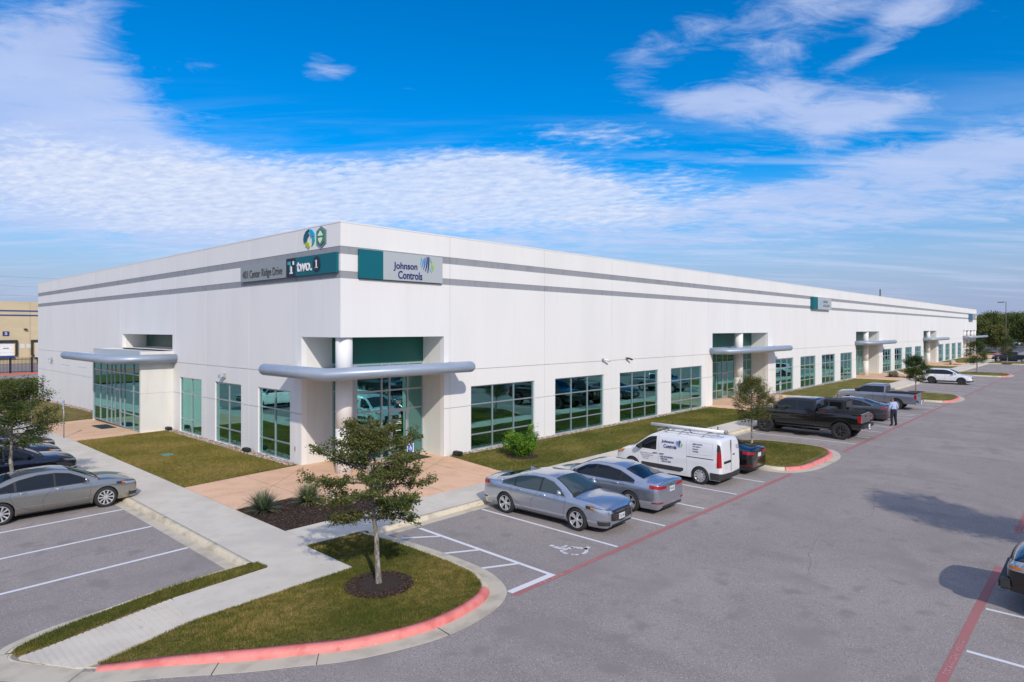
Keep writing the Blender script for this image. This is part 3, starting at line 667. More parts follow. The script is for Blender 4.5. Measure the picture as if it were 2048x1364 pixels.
def glazing(name, fn, cs, cz, d, bar=.055, parent=BL, skip=(), blinds=(), thick=.10, mats=None):
    """frame of bars with one pane per light; returns the frame object"""
    mb = MB(); h = bar / 2
    for i, s_ in enumerate(cs):
        lo = s_ - (0 if i == 0 else h); hi = s_ + (0 if i == len(cs) - 1 else h)
        if i == 0: hi = s_ + bar
        if i == len(cs) - 1: lo = s_ - bar
        mb.box(lo, d, cz[0], hi, d + thick, cz[-1])
    for j, z in enumerate(cz):
        lo = z - (0 if j == 0 else h); hi = z + (0 if j == len(cz) - 1 else h)
        if j == 0: hi = z + bar
        if j == len(cz) - 1: lo = z - bar
        for i in range(len(cs) - 1):
            if (i, j) in skip and (i, j - 1) in skip: continue
            mb.box(cs[i] + (bar if i == 0 else h), d + .004, lo, cs[i + 1] - (bar if i == len(cs) - 2 else h), d + thick - .004, hi)
    mb.xf(fn); fr = mb.build(name, M_frame, parent)
    for i in range(len(cs) - 1):
        for j in range(len(cz) - 1):
            if (i, j) in skip: continue
            p = MB(); p.box(cs[i] + h, d + .045, cz[j] + h, cs[i + 1] - h, d + .055, cz[j + 1] - h); p.xf(fn); p.build('pane', M_glass, fr)
    for (i0, i1, zb) in blinds:
        p = MB(); p.box(cs[i0] + h, d + .16, zb, cs[i1] - h, d + .18, cz[-1]); p.xf(fn); p.build('roller_blind', M_blind, fr)
    return fr
ROWS = [0.02, .77, 2.23, 3.13]
blindR = [[(0, 3, .85)], [(0, 3, .85)], [(0, 1, .8), (2, 3, .8)], [(0, 1, .8)], [(0, 3, .8)], [], [(0, 3, .8)], [(0, 3, .8)]]
for k, (a, b, z0, z1) in enumerate(winR):
    w3 = (b - a) / 3
    glazing('window', mapR, [a, a + w3, a + 2 * w3, b], ROWS, .07, bar=.055 if k < 4 else .09, blinds=blindR[k] if k < 8 else [(0, 3, 1.6)])
for k, (a, b, z0, z1) in enumerate(winL):
    glazing('window', mapL, [a, (a + b) / 2, b], ROWS, .07, blinds=[[(1, 2, 2.3)], [(0, 1, 2.0)], [(0, 2, .1)]][k])
# sills
# recesses: soffit, jambs, spandrel, storefront glass
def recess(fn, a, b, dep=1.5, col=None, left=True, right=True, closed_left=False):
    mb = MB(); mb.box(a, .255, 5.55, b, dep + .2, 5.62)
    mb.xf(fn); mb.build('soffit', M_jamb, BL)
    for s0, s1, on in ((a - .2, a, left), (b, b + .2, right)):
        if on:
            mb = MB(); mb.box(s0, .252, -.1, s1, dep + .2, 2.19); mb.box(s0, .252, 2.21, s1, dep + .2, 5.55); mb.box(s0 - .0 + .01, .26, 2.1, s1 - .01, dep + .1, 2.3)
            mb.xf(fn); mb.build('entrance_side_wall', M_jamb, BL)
def column(x, y, r=.34, z1=5.55):
    mb = MB()
    for za, zb, rr_ in ((-.1, 1.83, r), (1.83, 1.85, r - .012), (1.85, 4.0, r), (4.0, 4.02, r - .012), (4.02, z1, r)): mb.tube([(x, y, za), (x, y, zb)], rr_, 36, cap=True)
    return mb.build('round_column', M_wall, BL)
# corner entrance
recess(mapR, 1.5, 5.47, left=False); recess(mapL, 1.5, 3.05, left=False)
mb = MB(); mb.box(.27, .27, 5.57, 1.5, 1.5, 5.62); mb.build('soffit', M_jamb, BL)
column(.45, .45)
def spandrel(fn, a, b, d, z0=4.35, z1=5.55):
    mb = MB(); mb.box(a, d, z0, b, d + .06, z1); mb.xf(fn); mb.build('green_spandrel_panel', M_spand, BL)
spandrel(mapR, 1.5, 5.47, 1.5); spandrel(mapL, 1.57, 3.05, 1.5)
def door(parent, fn, s0, s1, d, z0, z1, hinge=1):
    mb = MB(); w = .09
    mb.box(s0, d - .02, z0 + .02, s0 + w, d + .03, z1); mb.box(s1 - w, d - .02, z0 + .02, s1, d + .03, z1); mb.box(s0 + w, d - .018, z1 - w, s1 - w, d + .028, z1); mb.box(s0 + w, d - .018, z0 + .02, s1 - w, d + .028, z0 + .22)
    mb.xf(fn); dr = mb.build('door', M_frame, parent)
    mb = MB(); mb.box(s0 + w, d - .0, z0 + .22, s1 - w, d + .01, z1 - w); mb.xf(fn); mb.build('pane', M_glass, dr)
    mb = MB(); hs_ = s0 + w / 2 if hinge > 0 else s1 - w / 2
    mb.tube([(hs_, d - .03, .95), (hs_, d - .09, .97), (hs_, d - .09, 1.23), (hs_, d - .03, 1.25)], .013, 8); mb.xf(fn); mb.build('handle', M_alum, dr)
    return dr
f = glazing('entrance_glazing', mapR, [1.72, 3.09, 3.52, 4.55, 5.47], [0.02, .74, 2.2, 3.1, 4.35], 1.5, bar=.07, skip={(2, 0), (2, 1)}, blinds=[(3, 4, .1)])
door(f, mapR, 3.56, 4.52, 1.52, 0.0, 2.17, 1)
mb = MB(); mb.box(1.5, 1.48, 0.02, 1.72, 1.62, 4.35); mb.build('corner_post', M_frame, BL)
text('400', .30, .16, M_white, 'door_number', f, frame_mat((3.86, 1.50, 2.45), (1, 0, 0), (0, 0, 1)), .004)
mb = MB(); mb.box(4.04, 1.505, 1.80, 4.16, 1.512, 1.92); mb.build('door_sticker', M_white, f)
for k, (w_, z_) in enumerate(((.34, 1.68), (.30, 1.60), (.32, 1.52), (.3, 1.2))):
    mb = MB(); mb.box(3.86, 1.506, z_, 3.86 + w_, 1.512, z_ + .035); mb.build('door_notice', M_white, f)
glazing('entrance_glazing', mapL, [1.62, 2.35, 3.05], [0.02, .74, 2.2, 3.1, 4.35], 1.5, bar=.07)
# front entrances
for k, (a, b) in enumerate(((32.85, 43.83), (70.96, 81.5), (108.85, 119.5))):
    recess(mapR, a, b); spandrel(mapR, a, b, 1.5); column(a + 5.75, .42)
    n = 9; cs = [a, a + 1.3, a + 2.6, a + 3.9, a + 5.0, a + 6.0, a + 7.3, a + 8.6, b - 1.1, b]
    f = glazing('entrance_glazing', mapR, cs, [0.02, .74, 2.2, 3.1, 4.35], 1.5, bar=.07 if k == 0 else .1, skip={(4, 0), (4, 1)}, blinds=[(7, 9, 1.0)] if k == 0 else [])
    door(f, mapR, a + 5.04, a + 5.96, 1.52, 0, 2.17, 1)
# open arcade at the far corner
recess(mapR, 147.3, 164.9, left=True, right=False)
for x in (150.8, 155.6, 160.6, 164.4): column(x, .45, .42)
glazing('entrance_glazing', mapR, [147.3, 150, 153, 156], [0.02, 1.2, 3.1, 5.5], 3.5, bar=.1)

# tube canopies
def sweep(path, r=.245, dome_start=False, dome_end=True):
    P = [Vector(p) for p in path]; rs = [r] * len(P)
    def dome(a, b):
        d = (b - a).normalized(); return [(b + d * r * math.sin(t), max(r * math.cos(t), .004)) for t in (R(22), R(45), R(66), R(82), R(89.5))]
    if dome_end:
        for q, rr_ in dome(P[-2], P[-1]): P.append(q); rs.append(rr_)
    if dome_start:
        dd = dome(P[1], P[0])
        for q, rr_ in dd: P.insert(0, q); rs.insert(0, rr_)
    mb = MB(); mb.tube(P, rs, 28); return mb
ZC = 4.19
def canopy(pts, dome_start, dome_end, returns, deck):
    mb = sweep([(x, y, ZC) for x, y in pts], .245, dome_start, dome_end); root = mb.build('tube_canopy', M_alum, BL)
    mb = MB()
    for (x0, y0, x1, y1) in returns: mb.box(x0, y0, ZC - .10, x1, y1, ZC + .17)
    if returns: mb.build('canopy_fascia', M_cano, root)
    mb = MB(); mb.prism(deck, ZC - .12, ZC - .04); mb.build('canopy_deck', M_cano, root)
    # seams round the tube
    mb = MB()
    for (ax, ay), (bx, by) in zip(pts, pts[1:]):
        L = math.hypot(bx - ax, by - ay); n = int(L // 3)
        for k in range(1, n + 1):
            t = k / (n + 1); x, y = ax + (bx - ax) * t, ay + (by - ay) * t; dx, dy = (bx - ax) / L * .006, (by - ay) / L * .006
            mb.tube([(x - dx, y - dy, ZC), (x + dx, y + dy, ZC)], .2475, 28)
    if mb.v: mb.build('canopy_seam', M_frame, root)
    return root
canopy([(-1.42, 3.52), (-1.42, -1.38), (5.82, -1.38)], True, True, [(-1.35, 3.37, -.003, 3.42), (5.70, -1.3, 5.75, -.003)], [(-1.4, 3.4), (-1.4, -1.36), (5.72, -1.36), (5.72, -.004), (5.46, -.004), (5.46, 1.49), (1.49, 1.49), (1.49, 3.04), (-.004, 3.04), (-.004, 3.4)])
canopy([(0.02, 17.28), (-3.2, 17.28), (-3.2, 27.4)], False, True, [(-3.15, 27.2, 0, 27.25)], [(-.01, 17.3), (-3.18, 17.3), (-3.18, 27.2), (-.01, 27.2)])
for a in (32.55, 70.66, 108.55):
    b = a + 12.5
    canopy([(a, .02), (a, -1.48), (b, -1.48)], False, True, [(b - .2, -1.4, b - .15, 0)], [(a + .02, 1.49), (a + .02, -1.46), (b - .2, -1.46), (b - .2, -.01), (a + 11.27, -.01), (a + 11.27, 1.49)] if False else [(a + .02, -.01), (a + .02, -1.46), (b - .2, -1.46), (b - .2, -.01)])
    mb = MB(); mb.box(a + .31, 0, ZC - .119, a + 11.2, 1.49, ZC - .041); mb.build('canopy_deck', M_cano, BL)
canopy([(146.6, .02), (146.6, -1.5), (168.5, -1.5)], False, True, [], [(146.7, -.01), (146.7, -1.46), (168.3, -1.46), (168.3, -.01)])
# projecting glazed porch of the left entrance
PX = -1.75
f = glazing('entrance_glazing', mapL, [17.86, 18.96, 20.56, 21.3, 22.3, 23.04, 23.95, 25.31, 26.74], [0.02, .90, 2.27, 3.25, 4.15], PX, bar=.06, skip={(3, 0), (3, 1)})
door(f, mapL, 21.34, 22.26, PX + .02, .0, 2.24, -1)
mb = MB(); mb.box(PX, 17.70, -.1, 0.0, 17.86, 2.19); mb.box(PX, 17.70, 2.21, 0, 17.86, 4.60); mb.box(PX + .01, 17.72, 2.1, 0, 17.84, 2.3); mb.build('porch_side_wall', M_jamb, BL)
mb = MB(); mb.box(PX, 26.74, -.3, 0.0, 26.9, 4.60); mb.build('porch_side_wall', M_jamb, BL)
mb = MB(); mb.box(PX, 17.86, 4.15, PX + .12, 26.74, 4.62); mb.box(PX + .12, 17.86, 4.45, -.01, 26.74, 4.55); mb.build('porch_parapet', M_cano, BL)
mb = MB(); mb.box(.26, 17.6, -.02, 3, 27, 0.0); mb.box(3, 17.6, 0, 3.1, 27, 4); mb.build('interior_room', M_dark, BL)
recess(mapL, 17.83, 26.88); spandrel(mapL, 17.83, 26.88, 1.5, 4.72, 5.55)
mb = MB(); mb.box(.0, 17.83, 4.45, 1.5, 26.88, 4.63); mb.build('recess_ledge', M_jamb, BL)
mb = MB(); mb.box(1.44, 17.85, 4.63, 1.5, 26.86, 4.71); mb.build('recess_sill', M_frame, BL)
# side door, vents
mb = MB(); mb.box(.02, 49.06, -.55, .08, 50.04, 1.55); o = mb.build('side_door', mat('pale_grey_door', (.55, .56, .60), .5), BL)
mb = MB(); mb.box(-.01, 49.18, .35, .02, 49.26, .55); mb.build('handle', M_blk, o); mb = MB(); mb.box(.01, 49.4, .95, .02, 49.7, 1.2); mb.build('notice', mat('yellow_notice', (.55, .45, .1), .6), o)
mb = MB()
for y in (30.2, 35.3, 40.2, 45.2): mb.box(-.004, y, 2.86, .01, y + 2.6, 2.885)
mb.build('vent_slot', mat('slot_shadow_grey', (.35, .36, .38), .8), BL)
mb = MB(); mb.box(-.02, 3.55, .55, 0, 3.62, .75); mb.build('outlet_box', M_galv, BL)

# signs ---------------------------------------------------------------------
def logo_discs(parent, fn, cs, cz, r, d):
    """globe of curved bars: dark, blue, cyan, green"""
    cols = [('logo_cyan', (.05, .40, .62)), ('logo_sky', (.01, .25, .58)), ('logo_blue', (.01, .14, .55)), ('royal_blue', (.004, .016, .17)), ('royal_blue', (.004, .016, .17)), ('logo_aqua', (.0, .42, .50)), ('logo_aqua', (.0, .42, .50)), ('logo_green', (.18, .58, .06)), ('logo_lime', (.42, .62, .03))]
    segs = [(-.92, .12, .80, -.1, .35, -.3), (-.66, .14, .62, -.35, .7, -.3), (-.38, .16, .8, -.62, .9, -.32), (-.06, .17, .95, -.8, .98, -.34), (.20, .18, .98, -.98, .98, -.22),
            (.42, .08, .85, .3, .5, .3), (.40, .08, -.4, -.9, .5, .3), (.66, .13, .45, -.70, .5, .22), (.93, .13, .15, -.4, .5, .05)]
    for (nm, c), (x0, w, z1, z0, _, curve) in zip(cols, segs):
        V = []; n = 8
        for k in range(n + 1):
            t = k / n; z = z1 + (z0 - z1) * t; xx = x0 + curve * (t - .15) ** 2 * (1.1 if curve < 0 else 1) - (curve * .25 if curve < 0 else 0) * 0
            ww = w * (.45 + .55 * math.sin(math.pi * min(1, t * .8 + .15)))
            V += [(cs + (xx - ww / 2) * r, d, cz + z * r), (cs + (xx + ww / 2) * r, d, cz + z * r)]
        V2 = [(a, b + .012, c_) for a, b, c_ in V]; m = len(V)
        F = [(2 * k, 2 * k + 1, 2 * k + 3, 2 * k + 2) for k in range(n)]
        F += [tuple(m + q for q in f_) for f_ in F] + [(2 * k, 2 * k + 2, m + 2 * k + 2, m + 2 * k) for k in range(n)] + [(2 * k + 1, 2 * k + 3, m + 2 * k + 3, m + 2 * k + 1) for k in range(n)]
        mb = MB(); mb.add(V + V2, F); mb.xf(fn); mb.build('logo_stroke', mat(nm, c, .5), parent)
SB = tag(MB().box(.80, -.13, 7.98, 1.975, -.015, 9.16).build('teal_wall_sign', M_teal), 'wide wall sign with teal end and blue company name right of the corner', 'sign')
MB().box(1.98, -.14, 7.98, 5.26, -.015, 9.16).build('grey_panel', M_sgrey, SB)
text('Johnson', 1.28, .38, M_jblue, 'lettering', SB, frame_mat((2.50, -.145, 8.38), (1, 0, .02), (0, 0, 1)), .02, bold=.01)
text('Controls', 1.32, .34, M_jblue, 'lettering', SB, frame_mat((2.74, -.145, 8.06), (1, 0, .0), (0, 0, 1)), .02, bold=.01)
logo_discs(SB, lambda s, d, z: (s, d, z), 4.36, 8.76, .37, -.165)
# left wall sign
SL = tag(MB().box(-.12, 4.15, 8.17, -.015, 8.65, 8.96).build('street_address_sign', M_sgre2), 'long wall sign with grey address panel and teal part, left of the corner', 'sign')
MB().box(-.13, 3.32, 8.17, -.015, 4.14, 8.98).build('navy_panel', M_navy, SL); MB().box(-.13, .11, 8.17, -.015, 3.315, 8.98).build('teal_panel', M_teal, SL)
FL = lambda y, z, d=-.125: frame_mat((d, y, z), (0, -1, 0), (0, 0, 1))
M_dgt = mat('dark_grey_lettering', (.06, .07, .08), .6)
text('401', .56, .36, M_dgt, 'lettering', SL, FL(8.40, 8.33), .02, bold=-.01); text('Center', 1.06, .36, M_dgt, 'lettering', SL, FL(7.66, 8.33), .02, bold=-.01)
text('Ridge', .92, .46, M_dgt, 'lettering', SL, FL(6.43, 8.24), .02, bold=-.01); text('Drive', .86, .36, M_dgt, 'lettering', SL, FL(5.36, 8.33), .02, bold=-.01)
M_ptl = mat('pale_teal', (.05, .35, .38), .5)
mb = MB(); mb.box(-.15, 3.74, 8.70, -.131, 3.98, 8.84); mb.build('monogram', M_ptl, SL); mb = MB(); mb.box(-.15, 3.70, 8.44, -.131, 3.80, 8.70); mb.build('monogram', M_ptl, SL)
mb = MB(); mb.prism([(-.155, 3.62), (-.131, 3.62)], 0, 0) if False else None
MB().box(-.155, 3.62, 8.36, -.131, 3.72, 8.62).build('monogram', M_white, SL); MB().box(-.155, 3.56, 8.30, -.131, 3.80, 8.36).build('monogram', M_white, SL); MB().box(-.155, 3.44, 8.68, -.131, 3.54, 8.84).build('monogram', M_white, SL)
text('two.', 1.22, .42, M_white, 'lettering', SL, FL(3.17, 8.34, -.135), .03, bold=.012)
mb = MB(); mb.tube([(-.131, 1.58, 8.585), (-.15, 1.58, 8.585)], 1, 32); mb.v = [(x, 1.58 + (y - 1.58) * .29, 8.585 + (z - 8.585) * .33) for x, y, z in mb.v]; mb.build('round_badge', M_navy, SL)
MB().box(-.17, 1.54, 8.42, -.152, 1.60, 8.76).build('lettering', M_white, SL); MB().box(-.17, 1.47, 8.42, -.152, 1.67, 8.45).build('lettering', M_white, SL); MB().box(-.17, 1.605, 8.70, -.152, 1.66, 8.73).build('lettering', M_white, SL)
# two emblems above: a leaf-like globe and an acorn in a hexagon
def extr(pts, y0, z0, m, parent, name, d0=-.06, d1=-.01):
    if y0 == 2.28: pts = [(a * .98, b * .80) for a, b in pts]; y0, z0 = 2.35, 9.79
    mb = MB(); V = [(d0, y0 - u, z0 + v) for u, v in pts] + [(d1, y0 - u, z0 + v) for u, v in pts]; n = len(pts)
    mb.add(V, [tuple(range(n)), tuple(range(n, 2 * n))[::-1]] + [(k, (k + 1) % n, n + (k + 1) % n, n + k) for k in range(n)]); return mb.build(name, m, parent)
EM = extr([(-.02, .42), (-.25, .33), (-.42, .12), (-.46, -.12), (-.38, -.28), (-.24, -.22), (-.16, -.02), (-.02, .10), (-.10, .26)], 2.28, 9.72, mat('deep_teal', (.005, .10, .16), .5), None, 'wall_emblem')
tag(EM, 'round emblem of teal, blue and lime shapes left of the green hexagon emblem', 'emblem')
extr([(0, .42), (.24, .36), (.42, .16), (.44, -.02), (.30, .02), (.14, .0), (.10, .2)], 2.28, 9.72, mat('bright_blue', (.01, .36, .62), .5), EM, 'emblem_piece')
extr([(.42, -.06), (.30, -.06), (.24, -.16), (.30, -.36), (.20, -.52), (.36, -.36), (.44, -.2)], 2.28, 9.72, mat('aqua', (.0, .38, .42), .5), EM, 'emblem_piece')
extr([(-.28, -.26), (-.12, -.24), (0, -.34), (.02, -.5), (-.06, -.62), (-.12, -.48), (-.28, -.44)], 2.28, 9.72, mat('lime', (.38, .50, .02), .5), EM, 'emblem_piece')
hx = [(0, .44), (.36, .26), (.36, -.26), (0, -.44), (-.36, -.26), (-.36, .26)]
EH = extr([(a * 1.02, b * 1.02) for a, b in hx], 1.39, 9.70, mat('pewter', (.25, .28, .42), .4, metal=.5), None, 'hexagon_emblem', -.05, -.01)
tag(EH, 'green hexagon emblem with white acorn shape high on the left wall beside the corner', 'emblem')
extr([(a * .78, b * .82) for a, b in hx], 1.39, 9.70, mat('emblem_green', (.04, .25, .07), .5), EH, 'green_face', -.08, -.05)
extr([(0, .26), (.17, .10), (.17, .05), (-.17, .05), (-.17, .10)], 1.39, 9.70, M_white, EH, 'acorn_shape', -.095, -.08)
extr([(-.14, -.03), (.14, -.03), (.14, -.12), (0, -.27), (-.14, -.12)], 1.39, 9.70, M_white, EH, 'acorn_shape', -.095, -.08)
# second sign further along
S2 = tag(MB().box(54.9, -.30, 7.93, 56.3, -.015, 9.15).build('teal_wall_sign', M_teal), 'wall sign with teal end and faint grey lettering, far along the front wall', 'sign')
MB().box(56.3, -.31, 7.93, 60.65, -.015, 9.15).build('grey_panel', M_sgrey, S2)
M_ltx = mat('faint_grey_lettering', (.28, .31, .36), .5)
text('INTERIOR', 1.45, .26, M_ltx, 'lettering', S2, frame_mat((57.9, -.33, 8.63), (1, 0, 0), (0, 0, 1)), .02); text('LOGIC GROUP', 2.1, .26, M_ltx, 'lettering', S2, frame_mat((57.9, -.33, 8.22), (1, 0, 0), (0, 0, 1)), .02)
mb = MB()
for k in range(3): mb.box(56.75, -.33, 8.1 + k * .3, 57.15, -.311, 8.22 + k * .3); mb.box(57.25, -.33, 8.22 + k * .3, 57.5, -.311, 8.36 + k * .3)
mb.build('logo_mark', mat('pale_blue', (.25, .45, .75), .5), S2)
S3 = tag(MB().box(153.7, -.6, 7.8, 155.0, -.015, 9.1).build('small_wall_sign', mat('slate_blue_sign', (.07, .16, .24), .5)), 'small slate blue sign box near the far end of the front wall', 'sign'); MB().box(155.0, -.61, 7.8, 159.0, -.015, 9.1).build('grey_panel', M_sgre2, S3)

# wall lamps, cameras, ground lights, mats, posts ------------------------------
def wall_lamp(y, z, lab):
    t = empty('wall_light', (0, y, z), label=lab, cat='light')
    mb = MB(); mb.box(-.30, -.16, -.02, -.14, .16, .16); mb.v = [(x, yy, zz - (.10 if x < -.2 else 0)) for x, yy, zz in mb.v]; mb.build('lamp_head', M_sgrey, t, bevel=.01)
    MB().box(-.139, -.13, -.10, -.002, .13, .12).build('backplate', M_sgre2, t)
wall_lamp(10.7, 3.50, 'grey wall light above the middle ground floor window of the left wall'); wall_lamp(45.9, 3.25, 'grey wall light on the far left part of the left wall')
for x, dx, lab in ((18.15, .5, 'white security camera on front wall, the left one of two'), (20.75, .35, 'dark faced security camera on front wall, the right one of two')):
    t = empty('security_camera', (x, 0, 4.0), label=lab, cat='camera')
    MB().box(-.08, -.06, -.08, .08, -.002, .10).build('bracket', M_galv, t, bevel=.01)
    mb = MB(); mb.tube([(0, -.06, .0), (.05, -.16, .02)], .03, 8); mb.tube([(-.02, -.16, .04), (dx * .8, -.28, -.06)], .055, 12); mb.build('camera_body', M_white if x < 19 else M_blk, t)
for k, (x, y, z, lab) in enumerate(((-.30, 7.62, 0, 'black ground floodlight in the rocks beside the nearest window of the left wall'), (-.38, 17.35, 0, 'black ground floodlight beside the porch side wall'), (-.38, 45.5, -.48, 'black ground floodlight by the far end of the left wall'), (5.95, -.42, 0, 'black ground floodlight at the corner of the front lawn'))):
    t = empty('ground_floodlight', (x, y, z), label=lab, cat='floodlight')
    mb = MB(); mb.box(-.14, -.24, .05, .14, .24, .23); mb.build('lamp_body', M_blk, t, bevel=.04); mb = MB(); mb.tube([(0, 0, -.03), (0, 0, .06)], .03, 8); mb.build('stake', M_blk, t)
for x0, y0, x1, y1, lab in ((-2.75, 21.2, -1.95, 23.2, 'black doormat outside the left entrance'), (3.3, .3, 5.0, 1.3, 'black doormat before the corner entrance door')):
    tag(MB().box(x0, y0, .004 + zoff(y0), x1, y1, .018 + zoff(y0)).build('doormat', M_blk, bevel=.004), lab, 'doormat')
def hc_post(x, y, h, lab, face=-1, z=0):
    t = empty('parking_sign', (x, y, z), label=lab, cat='sign', group='disabled parking signs on posts')
    mb = MB(); mb.tube([(0, 0, -.02), (0, 0, h)], .03, 10); mb.build('post', M_galv, t)
    a = -R(90) + R(15)
    def q(nm, x0, z0, x1, z1, m, d=0.0):
        mb = MB(); mb.box(x0, -.036 - d, z0, x1, -.03 - d, z1); mb.xf(lambda X_, Y_, Z_: (X_, Y_, Z_) if face < 0 else (Y_, X_, Z_)); return mb.build(nm, m, t)
    p = q('sign_plate', -.15, h - .46, .15, h, M_white)
    q('blue_square', -.11, h - .29, .11, h - .05, mat('sign_blue', (.01, .13, .60), .5), .004)
    def b(x0, z0, x1, z1): q('wheelchair_symbol', x0, h + z0, x1, h + z1, M_white, .009)
    b(-.03, -.10, .01, -.07); b(-.02, -.19, .015, -.11); b(.0, -.17, .05, -.15); b(.03, -.24, .055, -.17); b(-.06, -.25, .03, -.235); b(-.06, -.24, -.045, -.17)
    q('green_band', -.11, h - .43, .11, h - .33, mat('pale_green_text', (.25, .45, .40), .5), .004)
    q('border', -.14, h - .49, .14, h - .47, M_white)
hc_post(.38, -3.95, 1.75, 'disabled parking sign on post behind the near tree, before the corner entrance')
hc_post(-5.12, 18.98, 2.05, 'disabled parking sign on grey post at the pink paving of the left entrance', face=1)
hc_post(-5.12, 26.6, 1.9, 'disabled parking sign on the post furthest left, beyond the leafy tree', face=1, z=-.14)
hc_post(33.9, -4.75, 2.0, 'disabled parking sign on post behind the black crew cab pickup'); hc_post(75.2, -4.75, 2.0, 'disabled parking sign on post behind the white compact suv'); hc_post(116.5, -4.75, 2.0, 'disabled parking sign on thin post at the third far entrance')
tag(MB().box(-3.35, 9.4, 0.01, -2.9, 9.95, .035).build('utility_cover', mat('green_cover', (.10, .25, .17), .7)), 'green utility box cover in the left lawn', 'utility cover')
# ------------------------------------------------------------------ vehicles
M_cglass = mat('car_glass', (.008, .011, .015), .03, spec=.55)
M_cglass2 = mat('car_glass_light', (.035, .055, .055), .04, spec=.9)
M_chrome = mat('chrome', (.62, .63, .65), .12, metal=1.0)
M_rim = mat('alloy_rim', (.66, .67, .69), .3, metal=.6)
M_rimb = mat('black_rim', (.13, .13, .135), .25, metal=.8)
M_red = mat('red_lens', (.38, .008, .012), .12, spec=.7)
M_amb = mat('amber_lens', (.75, .20, .01), .2, spec=.6)
M_lens = mat('clear_lens', (.45, .48, .52), .08, metal=.5, spec=.8)
M_seam = mat('shut_line', (.015, .015, .017), .8)
M_plate = mat('licence_plate', (.62, .64, .62), .5)
M_trim = mat('dark_grey_cladding', (.035, .036, .038), .6)
def paint(name, col, metal=.55, rough=.32): return mat(name, col, rough, metal=metal, coat=1.0)

def pchip(P):
    xs = [p[0] for p in P]; ys = [p[1] for p in P]; n = len(P)
    h = [xs[i + 1] - xs[i] for i in range(n - 1)]; d = [(ys[i + 1] - ys[i]) / h[i] for i in range(n - 1)]; m = [0.0] * n
    for i in range(1, n - 1):
        if d[i - 1] * d[i] > 0:
            w1, w2 = 2 * h[i] + h[i - 1], h[i] + 2 * h[i - 1]; m[i] = (w1 + w2) / (w1 / d[i - 1] + w2 / d[i])
    m[0], m[-1] = d[0], d[-1]
    def f(x):
        if x <= xs[0]: return ys[0]
        if x >= xs[-1]: return ys[-1]
        i = 0
        while x > xs[i + 1]: i += 1
        t = (x - xs[i]) / h[i]; t2, t3 = t * t, t * t * t
        return (2 * t3 - 3 * t2 + 1) * ys[i] + (t3 - 2 * t2 + t) * h[i] * m[i] + (-2 * t3 + 3 * t2) * ys[i + 1] + (t3 - t2) * h[i] * m[i + 1]
    return f
